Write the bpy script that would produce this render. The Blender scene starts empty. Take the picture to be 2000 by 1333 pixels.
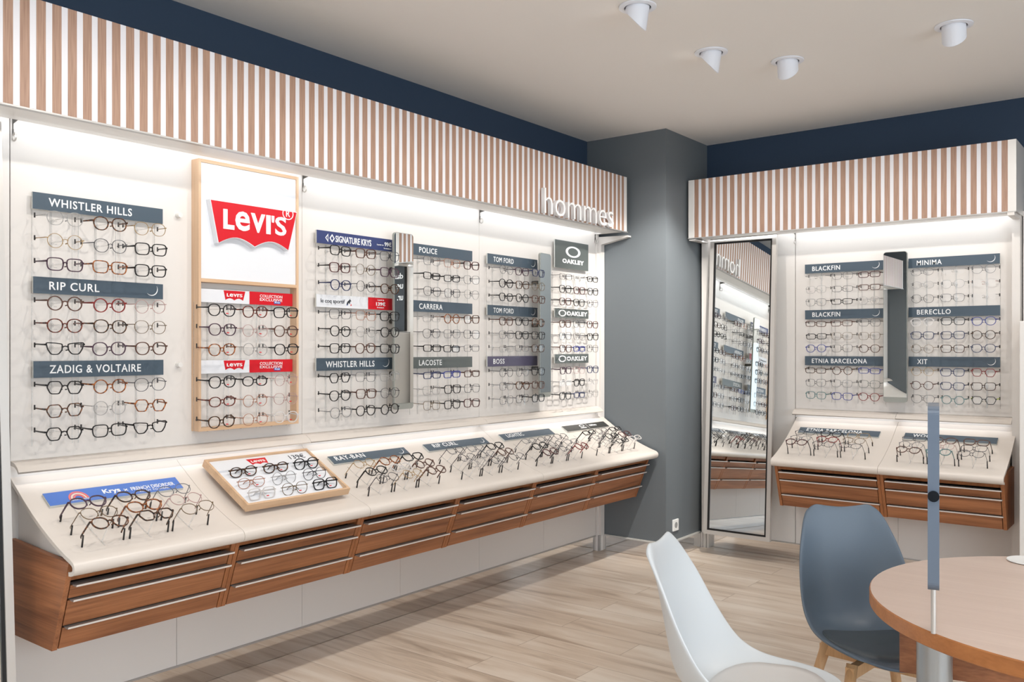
import bpy, bmesh, math, random
from mathutils import Vector, Matrix
random.seed(7)
sc = bpy.context.scene
COL = sc.collection
PI = math.pi

# ------------------------------------------------------------------ materials
def lin(c):
    out = []
    for v in c:
        v = v / 255.0
        out.append(v / 12.92 if v <= 0.04045 else ((v + 0.055) / 1.055) ** 2.4)
    return (out[0], out[1], out[2], 1.0)

MATS = {}
def mat(name, rgb=(200, 200, 200), rough=0.5, metal=0.0, spec=0.5, emit=None, strength=0.0, coat=0.0):
    if name in MATS: return MATS[name]
    m = bpy.data.materials.new(name); m.use_nodes = True
    b = m.node_tree.nodes['Principled BSDF']
    b.inputs['Base Color'].default_value = lin(rgb)
    b.inputs['Roughness'].default_value = rough
    b.inputs['Metallic'].default_value = metal
    b.inputs['Specular IOR Level'].default_value = spec
    if coat: b.inputs['Coat Weight'].default_value = coat
    if emit:
        b.inputs['Emission Color'].default_value = lin(emit)
        b.inputs['Emission Strength'].default_value = strength
    MATS[name] = m
    return m

def nt(m):
    t = m.node_tree
    return t, t.nodes, t.links, t.nodes['Principled BSDF']

def wood(name, dark, light, axis, scale=1.0, rough=0.45, stretch=14.0, contrast=(0.3, 0.7)):
    """Grain running along axis 0/1/2."""
    if name in MATS: return MATS[name]
    m = mat(name, light, rough)
    t, N, L, b = nt(m)
    geo = N.new('ShaderNodeNewGeometry')
    mp = N.new('ShaderNodeMapping'); L.new(geo.outputs['Position'], mp.inputs['Vector'])
    s = [stretch * scale] * 3; s[axis] = 0.8 * scale
    mp.inputs['Scale'].default_value = s
    n1 = N.new('ShaderNodeTexNoise'); n1.inputs['Scale'].default_value = 1.6; n1.inputs['Detail'].default_value = 6; n1.inputs['Distortion'].default_value = 0.6
    L.new(mp.outputs[0], n1.inputs['Vector'])
    mp2 = N.new('ShaderNodeMapping'); L.new(geo.outputs['Position'], mp2.inputs['Vector'])
    s2 = [110 * scale] * 3; s2[axis] = 3.0 * scale
    mp2.inputs['Scale'].default_value = s2
    n2 = N.new('ShaderNodeTexNoise'); n2.inputs['Scale'].default_value = 1.5; n2.inputs['Detail'].default_value = 3
    L.new(mp2.outputs[0], n2.inputs['Vector'])
    mx = N.new('ShaderNodeMath'); mx.operation = 'MULTIPLY_ADD'; mx.inputs[1].default_value = 0.35
    L.new(n2.outputs['Fac'], mx.inputs[0]); 
    mu = N.new('ShaderNodeMath'); mu.operation = 'MULTIPLY'; mu.inputs[1].default_value = 0.65
    L.new(n1.outputs['Fac'], mu.inputs[0]); L.new(mu.outputs[0], mx.inputs[2])
    cr = N.new('ShaderNodeValToRGB')
    cr.color_ramp.elements[0].position = contrast[0]; cr.color_ramp.elements[0].color = lin(dark)
    cr.color_ramp.elements[1].position = contrast[1]; cr.color_ramp.elements[1].color = lin(light)
    L.new(mx.outputs[0], cr.inputs[0]); L.new(cr.outputs[0], b.inputs['Base Color'])
    return m

def tortoise(name, dark, light, rough=0.25):
    if name in MATS: return MATS[name]
    m = mat(name, light, rough)
    t, N, L, b = nt(m)
    tc = N.new('ShaderNodeTexCoord')
    n1 = N.new('ShaderNodeTexNoise'); n1.inputs['Scale'].default_value = 90; n1.inputs['Detail'].default_value = 2
    L.new(tc.outputs['Object'], n1.inputs['Vector'])
    cr = N.new('ShaderNodeValToRGB')
    cr.color_ramp.elements[0].position = 0.42; cr.color_ramp.elements[0].color = lin(dark)
    cr.color_ramp.elements[1].position = 0.62; cr.color_ramp.elements[1].color = lin(light)
    L.new(n1.outputs['Fac'], cr.inputs[0]); L.new(cr.outputs[0], b.inputs['Base Color'])
    return m

def glassy(name, rgb, alpha, rough=0.08):
    """Clear plastic or lens: mostly lets light through, with a Fresnel gloss."""
    if name in MATS: return MATS[name]
    m = bpy.data.materials.new(name); m.use_nodes = True
    t = m.node_tree; N = t.nodes; L = t.links
    for n in list(N): N.remove(n)
    out = N.new('ShaderNodeOutputMaterial')
    tr = N.new('ShaderNodeBsdfTransparent')
    pr = N.new('ShaderNodeBsdfPrincipled'); pr.inputs['Base Color'].default_value = lin(rgb); pr.inputs['Roughness'].default_value = rough
    gl = N.new('ShaderNodeBsdfGlossy'); gl.inputs['Roughness'].default_value = rough
    lw = N.new('ShaderNodeLayerWeight'); lw.inputs['Blend'].default_value = 0.5      # Schlick reflectance, the same from both sides
    pw = N.new('ShaderNodeMath'); pw.operation = 'POWER'; pw.inputs[1].default_value = 5.0; L.new(lw.outputs['Facing'], pw.inputs[0])
    fr = N.new('ShaderNodeMath'); fr.operation = 'MULTIPLY_ADD'; fr.inputs[1].default_value = 0.6; fr.inputs[2].default_value = 0.035; L.new(pw.outputs[0], fr.inputs[0])
    m1 = N.new('ShaderNodeMixShader'); m1.inputs[0].default_value = alpha
    L.new(tr.outputs[0], m1.inputs[1]); L.new(pr.outputs[0], m1.inputs[2])
    m2 = N.new('ShaderNodeMixShader'); L.new(fr.outputs[0], m2.inputs[0])
    L.new(m1.outputs[0], m2.inputs[1]); L.new(gl.outputs[0], m2.inputs[2])
    L.new(m2.outputs[0], out.inputs['Surface'])
    MATS[name] = m
    return m

def stripes(name, axis, start, period, frac):
    """Vertical brown wood stripes on white, printed on the pelmet board."""
    m = mat(name, (225, 223, 224), 0.5)
    t, N, L, b = nt(m)
    geo = N.new('ShaderNodeNewGeometry'); sx = N.new('ShaderNodeSeparateXYZ'); L.new(geo.outputs['Position'], sx.inputs[0])
    a = N.new('ShaderNodeMath'); a.operation = 'SUBTRACT'; a.inputs[1].default_value = start - 100 * period
    L.new(sx.outputs[axis], a.inputs[0])
    d = N.new('ShaderNodeMath'); d.operation = 'DIVIDE'; d.inputs[1].default_value = period; L.new(a.outputs[0], d.inputs[0])
    f = N.new('ShaderNodeMath'); f.operation = 'FRACT'; L.new(d.outputs[0], f.inputs[0])
    c = N.new('ShaderNodeMath'); c.operation = 'LESS_THAN'; c.inputs[1].default_value = frac; L.new(f.outputs[0], c.inputs[0])
    mp = N.new('ShaderNodeMapping'); L.new(geo.outputs['Position'], mp.inputs['Vector']); mp.inputs['Scale'].default_value = (160, 160, 5)
    n = N.new('ShaderNodeTexNoise'); n.inputs['Scale'].default_value = 1.4; n.inputs['Detail'].default_value = 4; L.new(mp.outputs[0], n.inputs['Vector'])
    cr = N.new('ShaderNodeValToRGB'); cr.color_ramp.elements[0].position = 0.3; cr.color_ramp.elements[0].color = lin((146, 113, 94))
    cr.color_ramp.elements[1].position = 0.7; cr.color_ramp.elements[1].color = lin((176, 143, 122)); L.new(n.outputs['Fac'], cr.inputs[0])
    mx = N.new('ShaderNodeMix'); mx.data_type = 'RGBA'; L.new(c.outputs[0], mx.inputs['Factor'])
    mx.inputs['A'].default_value = lin((222, 221, 225)); L.new(cr.outputs[0], mx.inputs['B'])
    L.new(mx.outputs['Result'], b.inputs['Base Color'])
    return m

WHITE = mat('white_laminate', (222, 219, 215), 0.35)
CREAM = mat('cream_laminate', (215, 206, 197), 0.3)
PANEL = mat('white_panel', (218, 213, 208), 0.4)
CEIL = mat('ceiling_paint', (234, 231, 227), 0.9)
NAVY = mat('navy_paint', (50, 66, 86), 0.75, spec=0.3)
GREYP = mat('grey_paint', (104, 110, 114), 0.6, spec=0.35)
ALU = mat('brushed_aluminium', (204, 200, 195), 0.36, 0.55)
ALUD = mat('satin_aluminium', (178, 176, 174), 0.4, 0.6)
HLIP = mat('lit_handle_edge', (226, 223, 219), 0.35, 0.15)  # brighter metal for handle fronts, caught light put into the colour
STEEL = mat('bracket_steel', (84, 82, 78), 0.35, 0.5)
BLACK = mat('black_rubber', (26, 22, 20), 0.5)
BLACKG = mat('gasket_and_gap_black', (8, 8, 9), 0.4)
MIRROR = mat('mirror_silver', (236, 240, 240), 0.0, 1.0)
MIRRORS = mat('plinth_mirror', (222, 220, 218), 0.03, 1.0)
WALY = wood('walnut_along_long_wall', (112, 66, 40), (184, 122, 80), 1)
WALX = wood('walnut_along_short_wall', (112, 66, 40), (184, 122, 80), 0)
WALF = wood('walnut_frame', (134, 82, 48), (176, 112, 68), 2)
OAKZ = wood('light_oak', (196, 160, 128), (222, 190, 158), 2, rough=0.5)
OAKY = wood('light_oak_flat', (192, 154, 120), (218, 186, 152), 1, rough=0.5)
TABT = wood('cherry_top_with_sheen', (196, 172, 158), (210, 188, 174), 0, rough=0.3, stretch=9)  # cherry paled so the sheen of reflections is in its colour
TABE = wood('cherry_table_edge', (160, 100, 54), (186, 122, 70), 0, rough=0.4)
BEECH = wood('beech_leg', (196, 150, 104), (220, 178, 132), 2, rough=0.45)
SLATE = mat('slate_sign', (72, 86, 98), 0.35)
SLATEG = mat('grey_green_sign', (92, 98, 96), 0.35)
PURPS = mat('purple_grey_sign', (88, 84, 106), 0.35)
NAVYS = mat('navy_sign', (56, 66, 110), 0.35)
REDS = mat('red_sign', (206, 24, 38), 0.35)
BLUES = mat('blue_sign', (78, 118, 196), 0.4)
DARKS = mat('dark_sign', (58, 58, 54), 0.3)
WSIGN = mat('white_sign', (226, 228, 232), 0.35)
ACRYL = mat('sign_edge', (206, 208, 204), 0.3)
LETW = mat('white_lettering', (240, 240, 240), 0.5)
LETR = mat('red_lettering', (214, 40, 40), 0.5)
LETK = mat('dark_lettering', (50, 54, 62), 0.5)
LETB = mat('blue_lettering', (50, 96, 178), 0.5)
CORAL = mat('coral_print', (226, 116, 112), 0.5)
PEACH = mat('peach_print', (240, 204, 180), 0.5)
LED = mat('led_diffuser', (255, 255, 255), 0.5, emit=(248, 251, 255), strength=3.0)
LED2 = mat('led_diffuser_cool', (255, 255, 255), 0.5, emit=(240, 247, 255), strength=1.8)
ROD = glassy('acrylic_rod', (150, 148, 145), 0.30)
PEG = glassy('acrylic_peg', (225, 224, 222), 0.30)
LENS = glassy('demo_lens', (240, 240, 240), 0.03, 0.05)
CHW = mat('white_shell', (214, 219, 222), 0.38)
CHWP = mat('white_pad', (214, 211, 208), 0.45)
CHG = mat('slate_shell', (92, 106, 120), 0.42)
CHGP = mat('slate_pad', (72, 80, 86), 0.4)
SPOTW = mat('spot_white', (232, 235, 242), 0.4)
SOCK = mat('socket_plastic', (238, 238, 236), 0.35)

FRAME_COL = {
 'black': ('black', mat('acetate_black', (26, 25, 27), 0.25)),
 'grey': ('grey', mat('metal_grey', (112, 112, 116), 0.35, 0.3)),
 'gun': ('dark grey', mat('metal_gunmetal', (62, 62, 68), 0.35, 0.3)),
 'silver': ('silver', mat('metal_silver', (165, 163, 162), 0.3, 0.4)),
 'gold': ('gold', mat('metal_gold', (168, 138, 92), 0.3, 0.5)),
 'copper': ('copper', mat('metal_copper', (176, 120, 92), 0.3, 0.4)),
 'tort': ('tortoiseshell', tortoise('acetate_tortoise', (44, 28, 22), (116, 72, 44))),
 'amber': ('amber', tortoise('acetate_amber', (92, 46, 22), (176, 106, 56))),
 'dtort': ('dark tortoiseshell', tortoise('acetate_dark_tortoise', (32, 24, 20), (96, 62, 38))),
 'brown': ('brown', mat('acetate_brown', (86, 56, 44), 0.3)),
 'red': ('red', mat('acetate_red', (126, 40, 38), 0.3)),
 'rbrown': ('reddish brown', tortoise('acetate_red_brown', (70, 32, 26), (122, 60, 46))),
 'purple': ('purple', mat('acetate_purple', (70, 46, 62), 0.3)),
 'blue': ('blue', mat('acetate_blue', (50, 60, 138), 0.3)),
 'navy': ('navy', mat('acetate_navy', (44, 52, 88), 0.3)),
 'rose': ('rose', mat('metal_rose', (182, 148, 144), 0.3, 0.2)),
 'clear': ('clear', mat('acetate_clear', (206, 202, 200), 0.2)),
 'teal': ('teal', mat('acetate_teal', (84, 120, 122), 0.3)),
 'green': ('dark green', mat('metal_green', (62, 78, 72), 0.35, 0.2)),
 'lime': ('lime-and-black', mat('acetate_black', (26, 25, 27), 0.25)),
 'redblack': ('black-and-red', mat('acetate_black_red', (74, 28, 28), 0.3)),
 'bronze': ('bronze', mat('metal_bronze', (112, 92, 66), 0.35, 0.4)),
}
LIME = mat('lime_plastic', (196, 214, 60), 0.4)

# ------------------------------------------------------------------ mesh helpers
class MB:
    def __init__(self): self.v = []; self.f = []; self.mi = []; self.cur = 0
    def add(self, vs, fs):
        n = len(self.v); self.v += [tuple(x) for x in vs]
        for f in fs: self.f.append(tuple(i + n for i in f)); self.mi.append(self.cur)
    def box(self, a, b):
        x0, y0, z0 = a; x1, y1, z1 = b
        self.add([(x0, y0, z0), (x1, y0, z0), (x1, y1, z0), (x0, y1, z0), (x0, y0, z1), (x1, y0, z1), (x1, y1, z1), (x0, y1, z1)],
                 [(0, 3, 2, 1), (4, 5, 6, 7), (0, 1, 5, 4), (1, 2, 6, 5), (2, 3, 7, 6), (3, 0, 4, 7)])
        return self
    def prism(self, poly, ax, lo, hi):
        """poly: 2D points in the two axes other than ax, in (x,y,z) order."""
        n = len(poly); vs = []
        for h in (lo, hi):
            for p in poly:
                q = list(p); q.insert(ax, h); vs.append(q)
        fs = [tuple(range(n)), tuple(range(2 * n - 1, n - 1, -1))]
        for i in range(n):
            j = (i + 1) % n; fs.append((i, j, j + n, i + n))
        self.add(vs, fs); return self
    def cyl(self, p, q, r0, r1=None, seg=12, caps=True):
        r1 = r0 if r1 is None else r1
        p = Vector(p); q = Vector(q); d = (q - p).normalized()
        u = d.orthogonal().normalized(); w = d.cross(u)
        vs = []
        for c, r in ((p, r0), (q, r1)):
            for i in range(seg):
                a = 2 * PI * i / seg; vs.append(c + u * (r * math.cos(a)) + w * (r * math.sin(a)))
        fs = [(i, (i + 1) % seg, seg + (i + 1) % seg, seg + i) for i in range(seg)]
        if caps: fs += [tuple(range(seg - 1, -1, -1)), tuple(range(seg, 2 * seg))]
        self.add(vs, fs); return self
    def tube(self, pts, r, seg=8, closed=False):
        pts = [Vector(p) for p in pts]; n = len(pts); vs = []; fs = []
        up = None
        for i, p in enumerate(pts):
            a = pts[(i - 1) % n] if (closed or i > 0) else p
            b = pts[(i + 1) % n] if (closed or i < n - 1) else p
            t = (b - a).normalized()
            up = t.orthogonal().normalized() if up is None else (up - t * up.dot(t)).normalized()
            w = t.cross(up); rr = r[i] if isinstance(r, (list, tuple)) else r
            for k in range(seg):
                an = 2 * PI * k / seg; vs.append(p + up * (rr * math.cos(an)) + w * (rr * math.sin(an)))
        for i in range(n if closed else n - 1):
            j = (i + 1) % n
            for k in range(seg):
                l = (k + 1) % seg; fs.append((i * seg + k, i * seg + l, j * seg + l, j * seg + k))
        if not closed: fs += [tuple(range(seg - 1, -1, -1)), tuple(range((n - 1) * seg, n * seg))]
        self.add(vs, fs); return self
    def ring_band(self, outline, w, y0, y1):
        """Rim swept round a closed 2D outline (x,z): width w inwards, from y0 to y1."""
        n = len(outline); inner = offset(outline, -w); vs = []
        for poly, y in ((outline, y0), (inner, y0), (inner, y1), (outline, y1)):
            vs += [(p[0], y, p[1]) for p in poly]
        fs = []
        for i in range(n):
            j = (i + 1) % n
            for k in range(4):
                l = (k + 1) % 4; fs.append((k * n + i, k * n + j, l * n + j, l * n + i))
        self.add(vs, fs); return self
    def bar2d(self, pts, w, y0, y1):
        """Flat strip following 2D points (x,z) with width w."""
        n = len(pts); P = [Vector(p) for p in pts]; L = []; R = []
        for i in range(n):
            a = P[max(0, i - 1)]; b = P[min(n - 1, i + 1)]; t = (b - a).normalized(); nn = Vector((-t.y, t.x))
            ww = w[i] if isinstance(w, (list, tuple)) else w
            L.append(P[i] + nn * ww / 2); R.append(P[i] - nn * ww / 2)
        poly = L + R[::-1]
        self.v and None
        vs = [(p.x, y0, p.y) for p in poly] + [(p.x, y1, p.y) for p in poly]; m = len(poly)
        fs = []
        for i in range(n - 1):
            j = m - 1 - i
            fs += [(i, i + 1, j - 1, j), (m + j, m + j - 1, m + i + 1, m + i)]
        for i in range(m):
            j = (i + 1) % m; fs.append((i, m + i, m + j, j))
        self.add(vs, fs); return self
    def mesh(self, name, mats, smooth=False):
        me = bpy.data.meshes.new(name); me.from_pydata(self.v, [], self.f)
        bm = bmesh.new(); bm.from_mesh(me); bmesh.ops.recalc_face_normals(bm, faces=bm.faces); bm.to_mesh(me); bm.free()
        for m in (mats if isinstance(mats, (list, tuple)) else [mats]): me.materials.append(m)
        if any(self.mi):
            for p, i in zip(me.polygons, self.mi): p.material_index = i
        if smooth: me.shade_smooth()
        return me

def offset(poly, d):
    n = len(poly); out = []
    for i in range(n):
        a = Vector(poly[i - 1]); b = Vector(poly[i]); c = Vector(poly[(i + 1) % n])
        t1 = (b - a).normalized(); t2 = (c - b).normalized(); n1 = Vector((t1.y, -t1.x)); n2 = Vector((t2.y, -t2.x))
        nn = (n1 + n2); nn = nn.normalized() if nn.length > 1e-6 else n1
        k = d / max(0.5, nn.dot(n1)); out.append(tuple(b + nn * k))
    return out

def link(name, me, parent=None, loc=(0, 0, 0)):
    o = bpy.data.objects.new(name, me); COL.objects.link(o); o.parent = parent; o.location = loc
    return o
def smooth_by_angle(o, deg=35):
    me = o.data
    for p in me.polygons: p.use_smooth = True
    bm = bmesh.new(); bm.from_mesh(me)
    for e in bm.edges:
        if len(e.link_faces) == 2 and e.calc_face_angle(0) > math.radians(deg): e.smooth = False
    bm.to_mesh(me); bm.free()
def bevel(o, w=0.002, seg=2):
    b = o.modifiers.new('edge', 'BEVEL'); b.width = w; b.segments = seg; b.limit_method = 'ANGLE'; b.angle_limit = math.radians(40)
def tag(o, label, cat, group=None):
    o['label'] = label; o['category'] = cat
    if group: o['group'] = group
    return o
def thing(name, label, cat, loc=(0, 0, 0), rot=None, group=None):
    o = bpy.data.objects.new(name, None); COL.objects.link(o); o.empty_display_size = 0.05
    o.location = loc
    if rot is not None: o.rotation_euler = rot
    return tag(o, label, cat, group)
def part(name, mb, m, parent, smooth=None, bev=None):
    """Part given in world coordinates under an unrotated root."""
    if isinstance(mb, MB):
        l = parent.matrix_basis.translation.copy() if parent.parent is None else Vector((0, 0, 0))
        if parent.parent is not None: l = parent.parent.matrix_basis.translation.copy()
        mb.v = [tuple(Vector(v) - l) for v in mb.v]
        me = mb.mesh(name, m)
    else: me = mb
    o = link(name, me, parent)
    if smooth: smooth_by_angle(o, smooth)
    if bev: bevel(o, bev)
    return o
def structure(name, mb, m, parent=None):
    o = link(name, mb.mesh(name, m), parent)
    if parent is None: o['kind'] = 'structure'
    return o
def copy_tree(o, parent=None):
    c = o.copy(); COL.objects.link(c); c.parent = parent
    for ch in list(o.children): copy_tree(ch, c)
    return c

# ------------------------------------------------------------------ lettering
def text_mesh(body, m, bold=0.0, extrude=0.0006, spacing=1.0):
    cu = bpy.data.curves.new('lettering', 'FONT'); cu.body = body; cu.size = 1.0; cu.offset = bold
    cu.space_character = spacing; cu.fill_mode = 'BOTH'; cu.resolution_u = 3; cu.extrude = 0.01
    ob = bpy.data.objects.new('lettering_source', cu); COL.objects.link(ob)
    dg = bpy.context.evaluated_depsgraph_get()
    me = bpy.data.meshes.new_from_object(ob.evaluated_get(dg)); bpy.data.objects.remove(ob); bpy.data.curves.remove(cu)
    me.materials.clear(); me.materials.append(m)
    return me
def fit(me, x0, y0, w, h, z0=0.0, z1=0.0008):
    vs = me.vertices
    xs = [v.co.x for v in vs]; ys = [v.co.y for v in vs]; zs = [v.co.z for v in vs]
    ax, bx, ay, by, az, bz = min(xs), max(xs), min(ys), max(ys), min(zs), max(zs)
    for v in vs:
        v.co.x = x0 + (v.co.x - ax) / (bx - ax) * w
        v.co.y = y0 + (v.co.y - ay) / (by - ay) * h
        v.co.z = z0 + (v.co.z - az) / (bz - az) * (z1 - z0)
    return me
def join_meshes(meshes, name):
    bm = bmesh.new(); mats = []
    for me in meshes:
        mp = []
        for m in me.materials:
            if m not in mats: mats.append(m)
            mp.append(mats.index(m))
        n0 = len(bm.faces); bm.from_mesh(me); bm.faces.ensure_lookup_table()
        for f in bm.faces[n0:]: f.material_index = mp[f.material_index] if mp else 0
    out = bpy.data.meshes.new(name); bm.to_mesh(out); bm.free()
    for m in mats: out.materials.append(m)
    return out
def flat_poly(poly, m, z0, z1):
    mb = MB(); mb.prism(poly, 2, z0, z1); return mb.mesh('print', m)
def crescent(cx, cy, r, m=None):
    pts = []
    for i in range(15):
        a = math.radians(-140 + 175 * i / 14); pts.append((cx + r * math.cos(a), cy + r * math.sin(a)))
    for i in range(14, -1, -1):
        a = math.radians(-140 + 175 * i / 14); k = math.sin(PI * i / 14) * 0.13 * r
        pts.append((cx + (r - k - 0.0004) * math.cos(a), cy + (r - k - 0.0004) * math.sin(a)))
    return flat_poly(pts, m or LETW, 0, 0.0008)
def batwing(w, h, arc):
    """Wide-topped tab whose lower edge is two arches."""
    pts = [(0, h), (0.085 * w, 0)]
    for a0, a1 in ((0.085, 0.49), (0.49, 0.895)):
        for i in range(1, 11):
            t = i / 10; x = a0 + (a1 - a0) * t
            pts.append((x * w, arc * h * math.sin(PI * t) + (0.0 if i < 10 else 0)))
    pts.append((w, h)); return pts
def tab_word(x, y, h, m=None, z0=0.0, z1=0.0008):
    """LeVI'S with the small e as tall as the capitals; returns one mesh, total width about 3.45 h."""
    out = []; cx = x
    for ch, w, k in (('L', .62, 1), ('e', .84, 1.0), ('V', .86, 1), ('I', .27, 1), ("'", .17, .36), ('S', .70, 1)):
        hh = h * k; out.append(fit(text_mesh(ch, m or LETW, bold=(0.02 if ch in 'eS' else 0.045)), cx, y + h - hh, w * h, hh, z0, z1)); cx += (w + .055) * h
    return join_meshes(out, 'lettering'), cx - x
def ring_mesh(cx, cy, rx, ry, w, wy, m, z0, z1, a0=0, a1=360, seg=36):
    mb = MB(); n = seg + 1; full = abs(a1 - a0) >= 360; P = []; Q = []
    for i in range(n):
        a = math.radians(a0 + (a1 - a0) * i / seg)
        P.append((cx + rx * math.cos(a), cy + ry * math.sin(a))); Q.append((cx + (rx - w) * math.cos(a), cy + (ry - wy) * math.sin(a)))
    vs = [(p[0], p[1], z) for z in (z0, z1) for p in P + Q]; fs = []
    for i in range(seg):
        fs += [(i, i + 1, n + i + 1, n + i), (2 * n + i, 3 * n + i, 3 * n + i + 1, 2 * n + i + 1), (i, 2 * n + i, 2 * n + i + 1, i + 1), (n + i, n + i + 1, 3 * n + i + 1, 3 * n + i)]
    mb.add(vs, fs); return mb.mesh('print', m)

# frames whose local x runs along the writing, y up the sign, z out of it
def frame_long(y, z, x): return Matrix(((0, 0, 1, x), (1, 0, 0, y), (0, 1, 0, z), (0, 0, 0, 1)))
def frame_short(x, z, y): return Matrix(((1, 0, 0, x), (0, 0, -1, y), (0, 1, 0, z), (0, 0, 0, 1)))
def frame_slope_long(y, x, z, phi):
    c, s = math.cos(phi), math.sin(phi)
    return Matrix(((0, -c, s, x), (1, 0, 0, y), (0, s, c, z), (0, 0, 0, 1)))
def frame_slope_short(x, y, z, phi):
    c, s = math.cos(phi), math.sin(phi)
    return Matrix(((1, 0, 0, x), (0, c, -s, y), (0, s, c, z), (0, 0, 0, 1)))

def sign(name, label, fr, w, h, face, prints, thick=0.010, edge=None, cat='sign', group=None, extra_faces=()):
    """A slab whose root sits at the lower left corner of its front face."""
    o = bpy.data.objects.new(name, None); COL.objects.link(o); o.matrix_world = fr; o.empty_display_size = 0.03
    tag(o, label, cat, group)
    mb = MB(); mb.box((0, 0, -thick), (w, h, -0.001)); p = link('backing_slab', mb.mesh('backing_slab', edge or ACRYL), o)
    mb = MB(); mb.box((0, 0, -0.001), (w, h, 0)); link('printed_face', mb.mesh('printed_face', face), o)
    for nm, me in prints: link(nm, me, o, (0, 0, 0.0002))
    return o
def words_on(body, x, w, h=0.031, y=None, sh=0.062, m=None, bold=0.012, sp=1.12):
    y = (sh - h) / 2 if y is None else y
    return ('lettering', fit(text_mesh(body, m or LETW, bold, spacing=sp), x, y, w, h))

# ------------------------------------------------------------------ room shell
H = 2.97
def box_structure(name, a, b, m): return structure(name, MB().box(a, b), m)

# floor: oak planks running along x
FL = mat('oak_floor', (205, 188, 168), 0.34)
t, N, L, b = nt(FL)
geo = N.new('ShaderNodeNewGeometry')
br = N.new('ShaderNodeTexBrick'); L.new(geo.outputs['Position'], br.inputs['Vector'])
br.inputs['Scale'].default_value = 1.0; br.inputs['Brick Width'].default_value = 1.25; br.inputs['Row Height'].default_value = 0.19
br.inputs['Mortar Size'].default_value = 0.0012; br.inputs['Mortar Smooth'].default_value = 0.3; br.offset = 0.37; br.offset_frequency = 2
br.inputs['Color1'].default_value = (0.2, 0.2, 0.2, 1); br.inputs['Color2'].default_value = (0.8, 0.8, 0.8, 1); br.inputs['Mortar'].default_value = (0.0, 0, 0, 1)
mp = N.new('ShaderNodeMapping'); L.new(geo.outputs['Position'], mp.inputs['Vector']); mp.inputs['Scale'].default_value = (1.0, 8.0, 1)
off = N.new('ShaderNodeVectorMath'); off.operation = 'MULTIPLY_ADD'; off.inputs[1].default_value = (7, 3, 5)
L.new(br.outputs['Color'], off.inputs[0]); L.new(mp.outputs[0], off.inputs[2])
n1 = N.new('ShaderNodeTexNoise'); n1.inputs['Scale'].default_value = 1.3; n1.inputs['Detail'].default_value = 7; n1.inputs['Distortion'].default_value = 0.8; L.new(off.outputs[0], n1.inputs['Vector'])
mp3 = N.new('ShaderNodeMapping'); L.new(geo.outputs['Position'], mp3.inputs['Vector']); mp3.inputs['Scale'].default_value = (6, 150, 1)
n3 = N.new('ShaderNodeTexNoise'); n3.inputs['Scale'].default_value = 1.0; n3.inputs['Detail'].default_value = 3; L.new(mp3.outputs[0], n3.inputs['Vector'])
a1 = N.new('ShaderNodeMath'); a1.operation = 'MULTIPLY_ADD'; a1.inputs[1].default_value = 0.14; L.new(n3.outputs['Fac'], a1.inputs[0])
a2 = N.new('ShaderNodeMath'); a2.operation = 'MULTIPLY_ADD'; a2.inputs[1].default_value = 0.72; L.new(n1.outputs['Fac'], a2.inputs[0])
bw = N.new('ShaderNodeRGBToBW'); L.new(br.outputs['Color'], bw.inputs[0])
a3 = N.new('ShaderNodeMath'); a3.operation = 'MULTIPLY'; a3.inputs[1].default_value = 0.16; L.new(bw.outputs[0], a3.inputs[0])
L.new(a3.outputs[0], a2.inputs[2]); L.new(a2.outputs[0], a1.inputs[2])
cr = N.new('ShaderNodeValToRGB'); e = cr.color_ramp.elements
e[0].position = 0.28; e[0].color = lin((152, 132, 114)); e[1].position = 0.64; e[1].color = lin((220, 208, 194))
x = e.new(0.46); x.color = lin((202, 185, 167))
L.new(a1.outputs[0], cr.inputs[0])
mxm = N.new('ShaderNodeMix'); mxm.data_type = 'RGBA'; L.new(br.outputs['Fac'], mxm.inputs['Factor']); L.new(cr.outputs[0], mxm.inputs['A']); mxm.inputs['B'].default_value = lin((128, 106, 86))
L.new(mxm.outputs['Result'], b.inputs['Base Color'])

XR, YF = 6.4, -3.6
box_structure('floor', (-0.4, YF - 0.2, -0.08), (XR + 0.2, 6.4, 0.0), FL)
box_structure('ceiling', (-0.4, YF - 0.2, H), (XR + 0.2, 6.4, H + 0.08), CEIL)
box_structure('wall_left', (-0.3, YF, 0), (-0.12, 6.10, H), NAVY)
box_structure('wall_back', (-0.3, 6.10, 0), (XR + 0.2, 6.28, H), NAVY)
wr = MB(); wr.box((XR, YF, 0), (XR + 0.15, -1.6, H)); wr.box((XR, 3.4, 0), (XR + 0.15, 6.10, H)); wr.box((XR, -1.6, 0), (XR + 0.15, 3.4, 0.25)); wr.box((XR, -1.6, 2.72), (XR + 0.15, 3.4, H))
structure('wall_right', wr, mat('white_wall_paint', (226, 222, 214), 0.8))
fr = MB()
for yy in (-1.6, 0.04, 1.69, 3.34): fr.box((XR + 0.02, yy, 0.25), (XR + 0.08, yy + 0.06, 2.72))
fr.box((XR + 0.02, -1.54, 0.25), (XR + 0.08, 3.34, 0.31)); fr.box((XR + 0.02, -1.54, 2.66), (XR + 0.08, 3.34, 2.72))
w2 = structure('added_window', fr, ALUD)  # unseen window, added to let light reach the long wall's lower panels
gl = MB(); gl.box((XR + 0.045, -1.54, 0.31), (XR + 0.05, 3.34, 2.66)); structure('pane', gl, glassy('window_glass', (255, 255, 255), 0.0, 0.0), w2)
# boxed-out column in the corner
box_structure('column', (-0.12, 5.45, 0), (0.523, 6.10, H), GREYP)
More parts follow.
